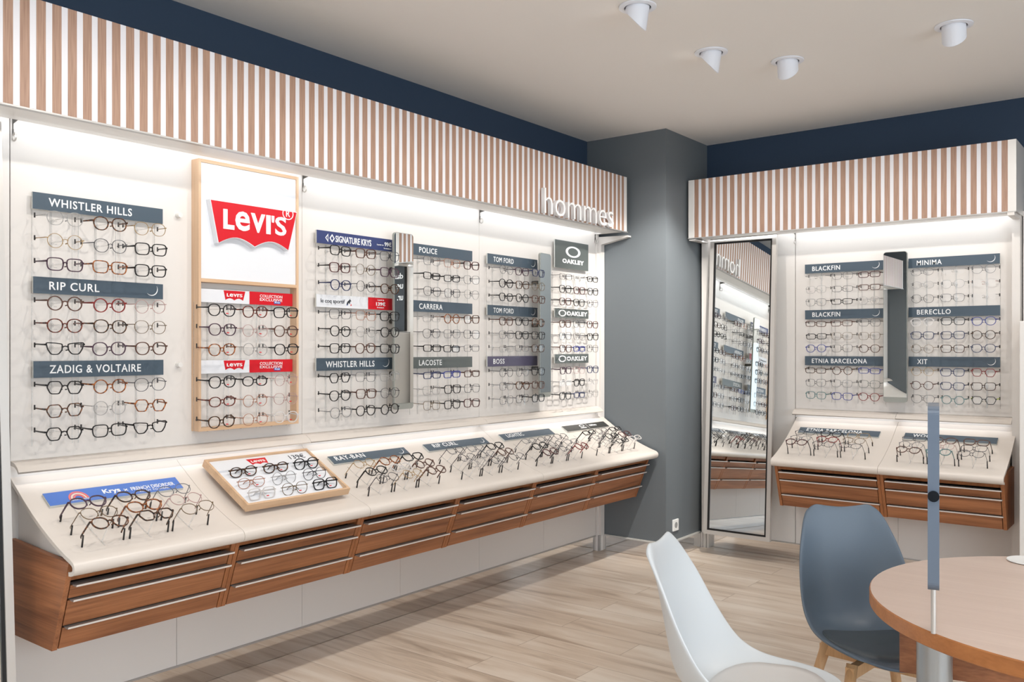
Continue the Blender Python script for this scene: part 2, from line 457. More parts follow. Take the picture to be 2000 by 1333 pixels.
# shop front: posts, rail and glass across the whole width
fr = MB()
fr.box((-0.12, YF - 0.08, 0), (XR, YF, 0.12)); fr.box((-0.12, YF - 0.08, 2.72), (XR, YF, H))
for xx in (-0.12, 1.5, 3.1, 4.7, XR - 0.08): fr.box((xx, YF - 0.08, 0.12), (xx + 0.08, YF, 2.72))
w1 = structure('window_1', fr, ALUD)
gl = MB(); gl.box((-0.1, YF - 0.05, 0.12), (XR, YF - 0.045, 2.72)); structure('pane', gl, glassy('window_glass', (255, 255, 255), 0.0, 0.0), w1)

# mirrored plinths
g = MB(); g.box((-0.02, -1.2, 0), (0.0, 0.78, 0.105)); structure('baseboard_left_far', g, MIRRORS)
g = MB(); g.box((-0.02, 1.417, 0.002), (0.0, 5.43, 0.104)); structure('baseboard_left', g, MIRRORS)
g = MB(); g.box((0.02, 5.428, 0.002), (0.545, 5.449, 0.104)); structure('baseboard_column_front', g, MIRRORS)
g = MB(); g.box((0.5235, 5.43, 0.002), (0.545, 5.97, 0.104)); structure('baseboard_column_side', g, MIRRORS)
g = MB(); g.box((0.60, 6.0, 0.002), (2.56, 6.02, 0.104)); structure('baseboard_back', g, MIRRORS)
TRIMW = mat('plinth_trim', (214, 212, 206), 0.35, 0.3)
g = MB(); g.box((0.02, 5.44, 0.104), (0.535, 5.4499, 0.112)); structure('trim_1', g, TRIMW)
g = MB(); g.box((0.5232, 5.45, 0.104), (0.537, 5.97, 0.112)); structure('trim_2', g, TRIMW)
g = MB(); g.box((-0.02, 1.417, 0.104), (0.006, 5.37, 0.112)); structure('trim_3', g, ALUD)
g = MB(); g.box((0.60, 5.994, 0.104), (2.55, 6.02, 0.112)); structure('trim_4', g, ALUD)

# ------------------------------------------------------------------ display units
# unit space: s along the wall, d out of it, z up
def M_long(v): return (v[1], v[0], v[2])
def M_short(v): return (v[0], 6.0 - v[1], v[2])
class UB(MB):
    def __init__(self, M): super().__init__(); self.M = M
    def mesh(self, *a, **k): return super().mesh(*a, **k)
    def fin(self): self.v = [self.M(v) for v in self.v]; return self

SHEET = [(0.0, 0.982), (0.022, 0.965), (0.048, 0.949), (0.11, 0.908), (0.175, 0.868), (0.235, 0.836), (0.295, 0.807), (0.355, 0.781), (0.41, 0.760), (0.445, 0.749),
         (0.463, 0.742), (0.473, 0.733), (0.477, 0.722), (0.475, 0.708), (0.466, 0.698), (0.452, 0.693), (0.436, 0.692)]
def sheet_z(d):
    for (a, za), (b_, zb) in zip(SHEET, SHEET[1:]):
        if a <= d <= b_: return za + (zb - za) * (d - a) / (b_ - a)
    return 0.74
def sheet_loop(th=0.014):
    inner = []
    for i, p in enumerate(SHEET):
        a = Vector(SHEET[max(0, i - 1)]); c = Vector(SHEET[min(len(SHEET) - 1, i + 1)]); t_ = (c - a).normalized()
        inner.append(tuple(Vector(p) + Vector((t_.y, -t_.x)) * th))
    return SHEET + inner[::-1]
RAKE = lambda z: 0.32 + (z - 0.42) * 0.375

def upart(name, ub, m, root, **k): return part(name, ub.fin(), m, root, **k)

def pelmet(M, s0, s1, zb, zt, board, label, cap=0.026, D=0.25):
    loc = M((s0, 0.0, zb)); o = thing('striped_pelmet', label, 'pelmet', loc)
    u = UB(M); u.box((s0 + cap, D - 0.018, zb), (s1 - cap, D, zt)); upart('striped_board', u, board, o)
    for a, c in ((s0, s0 + cap), (s1 - cap, s1)):
        u = UB(M); u.box((a, -0.075, zb), (c, D + 0.002, zt)); upart('end_cap', u, WHITE, o)
    u = UB(M); u.box((s0 + cap, -0.075, zt - 0.016), (s1 - cap, D - 0.018, zt)); upart('top_board', u, WHITE, o)
    u = UB(M); u.box((s0 + cap, 0.062, zb), (s1 - cap, D - 0.018, zb + 0.016)); un = upart('underside_board', u, WHITE, o)
    u = UB(M); u.box((s0, D - 0.012, zb - 0.006), (s1, D + 0.012, zb)); upart('edge_trim', u, ALUD, o)
    u = UB(M); u.box((s0 + 0.03, 0.02, zb + 0.02), (s1 - 0.03, 0.05, zb + 0.03)); upart('light_strip', u, LED, o)
    return o

def drawers(M, s0, s1, label, W, first=False):
    loc = M((s0, 0.0, 0.42)); o = thing('drawer_cabinet', label, 'drawer cabinet', loc, group='walnut drawer cabinets')
    st = 0.018
    prof = [(0.0, 0.418), (RAKE(0.418), 0.418), (RAKE(0.735), 0.735), (0.0, 0.76)]
    for a in (s0, s1 - st):
        u = UB(M); vs = [(a, p[0], p[1]) for p in prof] + [(a + st, p[0], p[1]) for p in prof]
        u.add(vs, [(0, 1, 2, 3), (7, 6, 5, 4), (0, 4, 5, 1), (1, 5, 6, 2), (2, 6, 7, 3), (3, 7, 4, 0)]); upart('side_panel', u, (WALX if M is M_long else WALY) if (a == s0 and first) else WALF, o)
    a, c = s0 + st, s1 - st
    def slab(z0, z1, d0, d1, m, nm, par, aa=a, cc=c):
        """raked slab between heights, d0..d1 behind/ahead of the raked plane"""
        u = UB(M); vs = []
        for s_ in (aa, cc):
            for z_, dd in ((z0, d0), (z0, d1), (z1, d1), (z1, d0)): vs.append((s_, RAKE(z_) + dd, z_))
        u.add(vs, [(0, 1, 2, 3), (7, 6, 5, 4), (0, 4, 5, 1), (1, 5, 6, 2), (2, 6, 7, 3), (3, 7, 4, 0)])
        return upart(nm, u, m, par)
    slab(0.668, 0.730, -0.05, -0.012, WALF, 'top_rail', o)
    u = UB(M); u.box((a, 0.0, 0.418), (c, 0.30, 0.430)); upart('bottom_board', u, W, o)
    slab(0.43, 0.70, -0.075, -0.06, BLACKG, 'drawer_gap_shade', o)  # black sheet put in for the shade in the drawer gaps
    for z0, z1 in ((0.606, 0.652), (0.506, 0.598), (0.421, 0.498)):
        d = slab(z0, z1, -0.05, 0.0, W, 'drawer', o, a + 0.004, c - 0.004)
        hd = slab(z1 - 0.003, z1 + 0.004, -0.03, 0.024, ALUD, 'handle', d, a + 0.012, c + 0.006); hd.data.materials.append(HLIP); hd.data.polygons[3].material_index = 1
    return o

def counter(M, s0, s1, label, left_end=False, right_end=False):
    loc = M((s0, 0, 0.7)); o = thing('sloped_counter', label, 'counter', loc, group='cream display counters')
    u = UB(M); lp = sheet_loop(); n = len(lp); k = n // 2
    vs = [(s0 + 0.0008, p[0], p[1]) for p in lp] + [(s1 - 0.0008, p[0], p[1]) for p in lp]; fs = []
    for i in range(n):
        j = (i + 1) % n; fs.append((i, j, j + n, i + n))
    for i in range(k - 1):
        fs += [(i, i + 1, n - 2 - i, n - 1 - i), (n + n - 1 - i, n + n - 2 - i, n + i + 1, n + i)]
    u.add(vs, fs); upart('curved_top', u, CREAM, o, smooth=40)
    for e_, s_ in ((left_end, s0 + 0.028), (right_end, s1 - 0.046)):
        if e_:
            prof = [(0.0, 0.745), (0.43, 0.735)] + [(d_, z_ - 0.016) for d_, z_ in SHEET[9:0:-1]] + [(0.0, 0.955)]
            prof = [(max(0, p), q) for p, q in prof]; m_ = len(prof)
            u = UB(M); u.add([(s_, p, q) for p, q in prof] + [(s_ + 0.018, p, q) for p, q in prof],
                             [tuple(range(m_)), tuple(range(2 * m_ - 1, m_ - 1, -1))] + [(i, (i + 1) % m_, m_ + (i + 1) % m_, m_ + i) for i in range(m_)])
            upart('end_panel', u, PANEL, o)
    return o

def ledge(M, s0, s1, label):
    loc = M((s0, 0, 1.0)); o = thing('light_ledge', label, 'shelf', loc, group='lit ledges over the counters')
    prof = [(0.0, 1.042), (0.03, 1.036), (0.055, 1.022), (0.068, 1.006), (0.066, 1.0), (0.060, 1.0), (0.050, 1.012), (0.03, 1.022), (0.0, 1.026)]
    m_ = len(prof); u = UB(M)
    vs = [(s, p, q) for s in (s0 + 0.0008, s1 - 0.0008) for p, q in prof]; k = 4
    fs = [(i, (i + 1) % m_, m_ + (i + 1) % m_, m_ + i) for i in range(m_)]
    for i in range(4): fs += [(i, i + 1, m_ - 2 - i, m_ - 1 - i), (m_ + m_ - 1 - i, m_ + m_ - 2 - i, m_ + i + 1, m_ + i)]
    u.add(vs, fs); upart('ledge_profile', u, CREAM, o, smooth=40)
    u = UB(M); u.box((s0 + 0.02, 0.012, 1.008), (s1 - 0.02, 0.042, 1.016)); upart('light_strip', u, LED2, o)
    return o

def panel(M, s0, s1, z0, z1, label, group):
    o = UB(M); o.box((s0 + 0.001, -0.018, z0), (s1 - 0.001, 0.0, z1))
    l = Vector(M((s0, 0, z0))); o.fin(); o.v = [tuple(Vector(v) - l) for v in o.v]
    ob = link('display_backboard', o.mesh('display_backboard', PANEL)); ob.location = l
    return tag(ob, label, 'panel', group)

def bracket(M, s, zb, label):
    o = thing('pelmet_bracket', label, 'bracket', M((s, 0, zb)), group='steel pelmet brackets')
    u = UB(M); n = [(0.0, zb), (0.0, zb - 0.05), (0.004, zb - 0.05), (0.004, zb - 0.020), (0.088, zb - 0.004), (0.088, zb)]
    u.add([(s - 0.0015, p, q) for p, q in n] + [(s + 0.0015, p, q) for p, q in n], [tuple(range(6)), tuple(range(11, 5, -1))] + [(i, (i + 1) % 6, 6 + (i + 1) % 6, 6 + i) for i in range(6)])
    upart('arm', u, STEEL, o)
    u = UB(M); u.box((s - 0.002, 0.0, zb - 0.078), (s + 0.002, 0.006, zb - 0.04)); upart('stem', u, STEEL, o)
    u = UB(M); pts = [(s + 0.0, 0.016 + 0.011 * math.cos(a), zb - 0.070 + 0.014 * math.sin(a)) for a in [2 * PI * i / 16 for i in range(16)]]
    u.tube(pts, 0.0032, 6, closed=True); upart('hook_ring', u, ALU, o, smooth=60)
    return o

# --- the long wall
ML, MS = M_long, M_short
mods = [(1.417, 2.741), (2.741, 4.072), (4.072, 5.372)]
nth = ['first', 'second', 'third', 'fourth', 'fifth', 'sixth', 'seventh']
for i, (a, c) in enumerate(mods):
    panel(ML, a, c, 0.98, 2.30, 'white upper display panel of the long wall, %s from the tall edge mirror' % nth[i], 'upper display panels')
lows = [1.417, 2.079, 2.741, 3.406, 4.072, 4.737, 5.372]
for i in range(6):
    panel(ML, lows[i], lows[i + 1], 0.108, 0.975, 'white lower panel beneath the long counter, %s from the tall edge mirror' % nth[i], 'lower display panels')
    drawers(ML, lows[i] + (0.0 if i == 0 else 0.0), (5.40 if i == 5 else lows[i + 1]) - 0.002, 'walnut cabinet of three bar-handled drawers, %s in the long wall row' % nth[i], WALY, first=(i == 0))
cs = [1.417, 2.079, 2.741, 4.072, 5.43]
for i in range(4):
    counter(ML, cs[i], cs[i + 1], ['cream counter top under the blue sign, at the end of the long wall', 'cream counter top carrying the small wooden tray of glasses',
            'cream counter top between the wooden tray and the long wall seam', 'cream counter top meeting the grey column on the long wall'][i], i == 0, i == 3)
for i, (a, c) in enumerate(((1.417, 2.741), (2.741, 4.072), (4.072, 5.372))):
    ledge(ML, a, c, 'white lit ledge above the long counter, %s length from the edge mirror' % nth[i])
P1 = pelmet(ML, 1.2, 5.385, 2.272, 2.655, stripes('long_pelmet_stripes', 1, 1.2897, 0.0537, 0.6), 'long brown and white striped pelmet with raised white lettering', 0.024)
# raised word on the pelmet, standing on its edge trim
me = fit(text_mesh('hommes', LETW, bold=-0.010, extrude=0.1, spacing=1.0), 4.345, 2.274, 0.805, 0.155, 0.262, 0.288)
for v in me.vertices:
    l = Vector(frame_long(0, 0, 0) @ v.co); v.co = l - P1.location
lt = link('raised_lettering', me, P1)
for i, s_ in enumerate((1.425, 2.745, 4.075, 5.365)):
    bracket(ML, s_, 2.290, 'small steel pelmet bracket with hook, %s along the long wall' % nth[i])
# upright beside the column
o = thing('display_upright', 'pale upright post between the long display and the grey column', 'post', (0.0, 5.37, 0.0))
part('post_profile', MB().box((-0.10, 5.374, 0.0), (0.012, 5.40, 2.292)).box((-0.10, 5.40, 0.0), (0.03, 5.446, 2.20)), PANEL, o)


tm = MB(); tm.add([(-.1, 5.402, 2.20), (.03, 5.402, 2.20), (.25, 5.402, 2.240), (.25, 5.402, 2.250), (-.1, 5.402, 2.258), (-.1, 5.446, 2.20), (.03, 5.446, 2.20), (.25, 5.446, 2.240), (.25, 5.446, 2.250), (-.1, 5.446, 2.258)],
     [(0, 1, 2, 3, 4), (9, 8, 7, 6, 5), (0, 5, 6, 1), (1, 6, 7, 2), (2, 7, 8, 3), (3, 8, 9, 4), (4, 9, 5, 0)]); part('top_arm', tm, PANEL, o)
part('foot', MB().box((-0.01, 5.385, 0.0), (0.028, 5.44, 0.11)), ALUD, o)

# --- the short wall
panel(MS, 1.228, 2.545, 0.98, 2.27, 'white upper display panel of the short wall', 'upper display panels')
panel(MS, 0.60, 1.226, 0.108, 2.27, 'white panel behind the tall tilted mirror', 'upper display panels')
panel(MS, 1.228, 1.895, 0.108, 0.975, 'white lower panel beneath the short counter, nearer the tall mirror', 'lower display panels')
panel(MS, 1.895, 2.545, 0.108, 0.975, 'white lower panel beneath the short counter, behind the table', 'lower display panels')
drawers(MS, 1.240, 1.893, 'walnut cabinet of three bar-handled drawers, short wall beside tall mirror', WALX)
drawers(MS, 1.895, 2.560, 'walnut cabinet of three bar-handled drawers, short wall end away from mirror', WALX)
counter(MS, 1.236, 1.897, 'cream counter top of the short wall beside the tall mirror', True, False)
counter(MS, 1.897, 2.566, 'cream counter top at the outer end of the short wall', False, True)
ledge(MS, 1.228, 1.895, 'white lit ledge above the short counter, beside the tall mirror')
ledge(MS, 1.895, 2.545, 'white lit ledge above the short counter, outer end')
pelmet(MS, 0.545, 2.596, 2.240, 2.652, stripes('short_pelmet_stripes', 0, 0.5906, 0.05363, 0.6), 'shorter brown and white striped pelmet without lettering on the short wall', 0.043)
for s_, lb in ((0.585, 'small steel pelmet bracket with hook beside the grey column'), (1.228, 'small steel pelmet bracket with hook beside the tall tilted mirror')):
    bracket(MS, s_, 2.258, lb)
o = thing('display_upright', 'pale upright post between the grey column and the tall tilted mirror', 'post', (0.56, 5.97, 0.0))
part('post_profile', MB().box((0.548, 5.955, 0.11), (0.600, 6.05, 2.26)), PANEL, o)
part('foot', MB().box((0.546, 5.945, 0.0), (0.560, 6.0, 0.11)).box((0.562, 5.95, 0.0), (0.585, 6.0, 0.11)).box((0.587, 5.955, 0.0), (0.605, 6.0, 0.11)), ALU, o)
tm = MB(); tm.box((0.549, 5.75, 2.222), (0.596, 5.955, 2.232)); part('top_arm', tm, PANEL, o)
o = thing('display_upright', 'pale upright post at the outer end of the short display', 'post', (2.56, 5.97, 0.0))
part('post_profile', MB().box((2.548, 5.93, 0.0), (2.59, 6.05, 2.25)), PANEL, o)
part('top_arm', MB().box((2.552, 5.74, 2.216), (2.588, 5.93, 2.236)), PANEL, o)

panel(ML, 0.79, 1.415, 0.108, 2.30, 'white panel behind the tall mirror at the near end of the long wall', 'upper display panels')
panel(MS, 2.595, 3.60, 1.61, 2.27, 'white panel behind the dark screen', 'upper display panels')
# --- tall tilted mirrors
def tall_mirror(label, fr, w, h, tilt):
    """local x across, y out of the wall, z up; bottom leans out"""
    o = bpy.data.objects.new('tall_mirror', None); COL.objects.link(o); tag(o, label, 'mirror')
    o.matrix_world = fr @ Matrix.Rotation(tilt, 4, 'X')
    f = MB(); t_ = 0.028
    f.box((0, -0.02, 0), (t_, 0.012, h)); f.box((w - t_, -0.02, 0), (w, 0.012, h)); f.box((t_, -0.02, 0), (w - t_, 0.012, t_)); f.box((t_, -0.02, h - t_), (w - t_, 0.012, h))
    link('frame', f.mesh('frame', ALU), o)
    k = 0.012; g = MB(); a0, a1 = t_, w - t_; b0, b1 = t_, h - t_
    g.box((a0, -0.01, b0), (a0 + k, 0.006, b1)); g.box((a1 - k, -0.01, b0), (a1, 0.006, b1)); g.box((a0 + k, -0.01, b0), (a1 - k, 0.006, b0 + k)); g.box((a0 + k, -0.01, b1 - k), (a1 - k, 0.006, b1))
    link('gasket_edge', g.mesh('gasket_edge', BLACKG), o)
    link('glass', MB().box((a0 + k, -0.008, b0 + k), (a1 - k, 0.0, b1 - k)).mesh('glass', MIRROR), o)
    return o
# short wall: local x -> +X, y -> -Y
tall_mirror('tall aluminium framed mirror leaning between the grey column and the counter', Matrix.Translation((0.9, 5.8, 0)) @ Matrix.Rotation(math.radians(1.2), 4, 'Z') @ Matrix.Translation((-0.9, -5.8, 0)) @ Matrix(((1, 0, 0, 0.662), (0, -1, 0, 5.752), (0, 0, -1, 0.150), (0, 0, 0, 1))) @ Matrix.Diagonal((1, 1, -1, 1)), 0.480, 2.09, 0.0615)
# long wall, before the display: local x -> -Y? keep right handed with x -> +Y, y -> +X flipped via z
tall_mirror('tall aluminium framed mirror at the near end of the long wall', Matrix(((0, 1, 0, 0.250), (1, 0, 0, 0.853), (0, 0, -1, 0.150), (0, 0, 0, 1))) @ Matrix.Diagonal((1, 1, -1, 1)), 0.478, 2.09, 0.0600)

# --- a second display further along the long wall, behind the viewpoint, seen in the mirrors
panel(ML, -1.2, 0.78, 0.98, 2.30, 'white upper panel of the far display seen in the mirrors', 'upper display panels')
panel(ML, -1.2, 0.78, 0.108, 0.975, 'white lower panel of the far display seen in the mirrors', 'lower display panels')
counter(ML, -1.2, 0.78, 'cream counter top of the far display seen in the mirrors', True, True)
ledge(ML, -1.2, 0.78, 'white lit ledge of the far display seen in the mirrors')
drawers(ML, -1.2, -0.54, 'walnut drawer cabinet of the far display, first from its grey end', WALY)
drawers(ML, -0.54, 0.12, 'walnut drawer cabinet of the far display, second from its grey end', WALY)
drawers(ML, 0.12, 0.78, 'walnut drawer cabinet of the far display, third from its grey end', WALY)
P3 = pelmet(ML, -1.0, 0.82, 2.272, 2.655, MATS['long_pelmet_stripes'] if 'long_pelmet_stripes' in MATS else PANEL, 'striped pelmet of the far display seen in the mirrors')
box_structure('column_far', (-0.12, -2.4, 0), (0.30, -1.21, H - 0.001), GREYP)  # grey column out of direct view, at the end of the far display

# --- white cabinet and dark screen just past the short display (seen in a narrow mirror)
o = thing('white_cabinet', 'white cabinet just past the outer end of the short display', 'cabinet', (2.95, 5.8, 0))
part('body', MB().box((2.632, 5.60, 0.0), (3.55, 6.095, 1.605)), WHITE, o, bev=0.004)
o = thing('wall_screen', 'black advertising screen above the white cabinet, seen in narrow mirror', 'screen', (3.1, 6.0, 1.62))
part('casing', MB().box((2.70, 5.965, 1.62), (3.55, 5.999, 2.24)), BLACKG, o)
lines = []
for s_, x_, z_, w_, h_, m_ in (('dans', 2.715, 2.115, 0.17, 0.055, LETW), ('ue', 2.715, 2.02, 0.085, 0.045, LETW), ('ur.', 2.715, 1.91, 0.08, 0.045, LETW)):
    me = fit(text_mesh(s_, m_, 0.02), x_, z_, w_, h_); me.transform(frame_short(0, 0, 5.963)); me.transform(Matrix.Translation(-o.location)); lines.append(me)
link('lettering', join_meshes(lines, 'lettering'), o)

# ------------------------------------------------------------------ narrow swivel mirrors
def rounded(w, h, r, seg=5):
    pts = []
    for cx, cy, a0 in ((w - r, h - r, 0), (r, h - r, 90), (r, r, 180), (w - r, r, 270)):
        for i in range(seg + 1):
            a = math.radians(a0 + 90 * i / seg); pts.append((cx + r * math.cos(a), cy + r * math.sin(a)))
    return pts
BACKP = mat('mirror_back_plate', (150, 152, 146), 0.4, 0.2)
def swivel_mirror(label, fr, w, h):
    o = bpy.data.objects.new('swivel_mirror', None); COL.objects.link(o); tag(o, label, 'mirror', 'narrow swivel mirrors'); o.matrix_world = fr
    mb = MB(); mb.prism(rounded(w, h, 0.018), 2, -0.014, -0.002); link('back_plate', mb.mesh('back_plate', BACKP), o)
    top = [p for p in rounded(w - 0.006, h - 0.035, 0.016)]; top = [(x + 0.003, max(y, 0.0) + 0.032) for x, y in top]
    sq = [(x, y if y > 0.06 else 0.032) for x, y in top]
    mb = MB(); mb.prism(sq, 2, -0.002, 0.0); link('glass', mb.mesh('glass', MIRROR), o)
    mb = MB(); mb.cyl((w / 2, h * 0.5, -0.10), (w / 2, h * 0.5, -0.014), 0.012); mb.cyl((w / 2, h * 0.2, -0.10), (w / 2, h * 0.2, -0.014), 0.012); mb.cyl((w / 2, h * 0.8, -0.10), (w / 2, h * 0.8, -0.014), 0.012)
    link('wall_arm', mb.mesh('wall_arm', STEEL), o)
    return o
swivel_mirror('narrow mirror showing stripes, beside the white and red price sign', frame_long(3.261, 1.132, 0.10), 0.145, 0.93)
swivel_mirror('narrow mirror nearest the grey column, beside the square logo sign', frame_long(4.548, 1.140, 0.10) @ Matrix.Translation((0.0725, 0, 0)) @ Matrix.Rotation(math.radians(6.5), 4, 'Y') @ Matrix.Translation((-0.0725, 0, 0)), 0.145, 0.925)
swivel_mirror('narrow mirror in the middle of the short wall display', frame_short(1.830, 1.112, 5.90), 0.144, 0.955)

# ------------------------------------------------------------------ signs on the wall
def tab_print(x, y, w, h, m=None, word=True, reg=True):
    """small red two-arched tab with its word"""
    mb = flat_poly([(x + p, y + q) for p, q in batwing(w, h, 0.2)], m or REDS, 0, 0.0006)
    out = [('red_tab', mb)]
    if word:
        me, ww = tab_word(0, 0, 1.0); k = 0.72 * w
        me = fit(me, x + 0.14 * w, y + 0.36 * h, k, 0.34 * h, 0.0006, 0.0012); out.append(('lettering', me))
    return out
ZT, ZM, ZL = 1.966, 1.655, 1.343
def slate(lbl, fr, w, body, tx, tw, moon=False, face=None, h=0.062):
    pr = [words_on(body, tx, tw, sh=h)]
    if moon: pr.append(('crescent_mark', crescent(w - 0.05, h * 0.62, 0.026)))
    return sign('brand_sign', lbl, fr, w, h, face or SLATE, pr, group='slate wall signs')
X = 0.030
slate('top slate sign of the outermost column, two words in white', frame_long(1.482, ZT, X), 0.516, 'WHISTLER HILLS', 0.057, 0.325)
slate('middle slate sign of the outermost column, with a white crescent', frame_long(1.484, ZM, X), 0.515, 'RIP CURL', 0.057, 0.19, True)
slate('lowest slate sign of the outermost column, words joined by an ampersand', frame_long(1.485, ZL, X), 0.516, 'ZADIG & VOLTAIRE', 0.057, 0.36)
slate('slate sign with crescent below the white rooster sign', frame_long(2.804, ZL, X), 0.512, 'WHISTLER HILLS', 0.058, 0.325, True)
slate('top slate sign just past the first narrow mirror', frame_long(3.476, ZT, X), 0.497, 'POLICE', 0.045, 0.145)
slate('middle slate sign just past the first narrow mirror', frame_long(3.476, ZM, X), 0.497, 'CARRERA', 0.045, 0.19)
slate('lowest grey-green sign just past the first narrow mirror', frame_long(3.475, ZL, X), 0.497, 'LACOSTE', 0.045, 0.185, face=SLATEG)
slate('upper crescent sign before the second narrow mirror', frame_long(4.115, ZT, X), 0.51, 'TOM FORD', 0.056, 0.2, True)
slate('middle crescent sign before the second narrow mirror', frame_long(4.115, ZM, X), 0.51, 'TOM FORD', 0.056, 0.2, True)
slate('purple-grey sign before the second narrow mirror', frame_long(4.115, ZL, X), 0.51, 'BOSS', 0.054, 0.11, face=PURPS)
def ellipse_logo(cx, cy, rx, ry): return ('ring_mark', ring_mesh(cx, cy, rx, ry, rx * 0.30, ry * 0.28, LETW, 0, 0.0008))
def wide_word(x, y, w, h): return ('lettering', fit(text_mesh('OAKLEY', LETW, 0.05, spacing=1.15), x, y, w, h))
sign('brand_sign', 'large square grey sign with a white oval ring, near the column', frame_long(4.825, 1.996, X), 0.408, 0.187, SLATEG, [ellipse_logo(0.215, 0.118, 0.09, 0.038), wide_word(0.085, 0.036, 0.265, 0.03)])
sign('brand_sign', 'upper small grey sign with oval ring, below the square one', frame_long(4.825, ZM + 0.006, X), 0.41, 0.062, SLATEG, [ellipse_logo(0.085, 0.031, 0.045, 0.022), wide_word(0.138, 0.016, 0.255, 0.03)])
sign('brand_sign', 'lower small grey sign with oval ring, near the column', frame_long(4.825, ZL + 0.010, X), 0.41, 0.062, SLATEG, [ellipse_logo(0.085, 0.031, 0.045, 0.022), wide_word(0.138, 0.016, 0.255, 0.03)])
# navy price sign
pr = [words_on('SIGNATURE KRYS', 0.118, 0.24, 0.033, 0.0145, bold=0.018, sp=0.98)]
for cx, k in ((0.072, -1), (0.096, 1)):
    mb = MB(); q = [(cx, 0.031 + 0.021), (cx + 0.0165, 0.031), (cx, 0.031 - 0.021), (cx - 0.0165, 0.031)] if k > 0 else [(cx - 0.001, 0.031 + 0.021), (cx - 0.001, 0.031 - 0.021), (cx - 0.019, 0.031)]
    i_ = [(cx + (p[0] - sum(a[0] for a in q) / len(q)) * 0.58 + (sum(a[0] for a in q) / len(q) - cx), 0.031 + (p[1] - 0.031) * 0.58) for p in q]
    n_ = len(q); vs = [(p[0], p[1], z) for z in (0, 0.0008) for p in q + i_]
    fs = []
    for a in range(n_):
        c_ = (a + 1) % n_; fs += [(a, c_, n_ + c_, n_ + a), (2 * n_ + a, 3 * n_ + a, 3 * n_ + c_, 2 * n_ + c_)]
    mb.add(vs, fs); pr.append(('diamond_mark', mb.mesh('diamond_mark', LETW)))
pr.append(('lettering', fit(text_mesh('99€', LETW, 0.03), 0.452, 0.024, 0.05, 0.024)))
pr.append(('lettering', fit(text_mesh('à partir de', LETW, 0.015), 0.398, 0.024, 0.048, 0.009)))
pr.append(('lettering', fit(text_mesh('la monture', LETW, 0.02), 0.448, 0.010, 0.054, 0.0085)))
sign('brand_sign', 'navy price sign at the top, before the first narrow mirror', frame_long(2.806, ZT, X), 0.509, 0.064, NAVYS, pr)
# white and red sign with the rooster mark
pr = [('lettering', fit(text_mesh('le coq sportif', LETK, 0.008, spacing=0.95), 0.026, 0.016, 0.155, 0.026))]
pr.append(('rooster_mark', flat_poly([(0.192, 0.016), (0.200, 0.016), (0.205, 0.028), (0.214, 0.021), (0.216, 0.034), (0.224, 0.036), (0.214, 0.046), (0.208, 0.040), (0.199, 0.034), (0.194, 0.026)], LETK, 0, 0.0008)))
pr.append(('rooster_mark', flat_poly([(0.191, 0.014), (0.200, 0.014), (0.197, 0.020)], LETB, 0, 0.0009)))
pr.append(('rooster_mark', flat_poly([(0.217, 0.012), (0.226, 0.014), (0.222, 0.023)], LETR, 0, 0.0009)))
pr.append(('red_field', MB().box((0.338, 0, 0), (0.512, 0.062, 0.0004)).mesh('red_field', REDS)))
pr.append(('lettering', fit(text_mesh('139€', LETW, 0.03), 0.394, 0.020, 0.066, 0.020, 0.0004, 0.0012)))
pr.append(('lettering', fit(text_mesh('à partir de', LETW, 0.02), 0.405, 0.045, 0.046, 0.009, 0.0004, 0.0012)))
pr.append(('lettering', fit(text_mesh('la monture', LETW, 0.02), 0.401, 0.008, 0.050, 0.008, 0.0004, 0.0012)))
sign('brand_sign', 'white and red price sign with a small rooster mark', frame_long(2.804, ZM, X), 0.513, 0.062, WSIGN, pr)
# short wall
for lb, x_, z_, w_, bd, tx, tw, mn in (
    ('top slate crescent sign beside the tall mirror', 1.303, ZT - 0.004, 0.51, 'BLACKFIN', 0.05, 0.185, True),
    ('middle slate crescent sign of the short wall, beside tall mirror', 1.304, ZM - 0.004, 0.51, 'BLACKFIN', 0.05, 0.185, True),
    ('lowest slate sign with two words, short wall beside tall mirror', 1.303, ZL - 0.004, 0.512, 'ETNIA BARCELONA', 0.048, 0.36, False),
    ('top slate crescent sign at the outer end of the short wall', 1.964, ZT - 0.004, 0.515, 'MINIMA', 0.05, 0.145, True),
    ('middle plain slate sign at the outer end of the short wall', 1.965, ZM - 0.004, 0.516, 'BERECLLO', 0.05, 0.195, False),
    ('lowest slate sign with three letters and crescent, short wall', 1.966, ZL - 0.004, 0.515, 'XIT', 0.05, 0.06, True)):
    slate(lb, frame_short(x_, z_, 6.0 - X), w_, bd, tx, tw, mn)

# white screw pegs in the panel
for lb, z_ in (('small white peg on the panel, beside the upper logo board', 2.015), ('small white peg on the panel, beside the lower half of oak frame', 1.383)):
    o = thing('panel_peg', lb, 'peg', (0, 2.084, z_)); mb = MB(); mb.cyl((0, 2.084, z_), (0.022, 2.084, z_), 0.012, 0.0105, 14); part('peg_body', mb, WHITE, o, smooth=40)
for z_, lb in ((1.985, 'clear peg beside the square ring sign'), (1.70, 'clear peg beside the upper small ring sign')):
    o = thing('panel_peg', lb, 'peg', (0, 5.262, z_)); mb = MB(); mb.cyl((0, 5.262, z_), (0.03, 5.262, z_), 0.006, 0.006, 10); part('peg_body', mb, PEG, o, smooth=40)

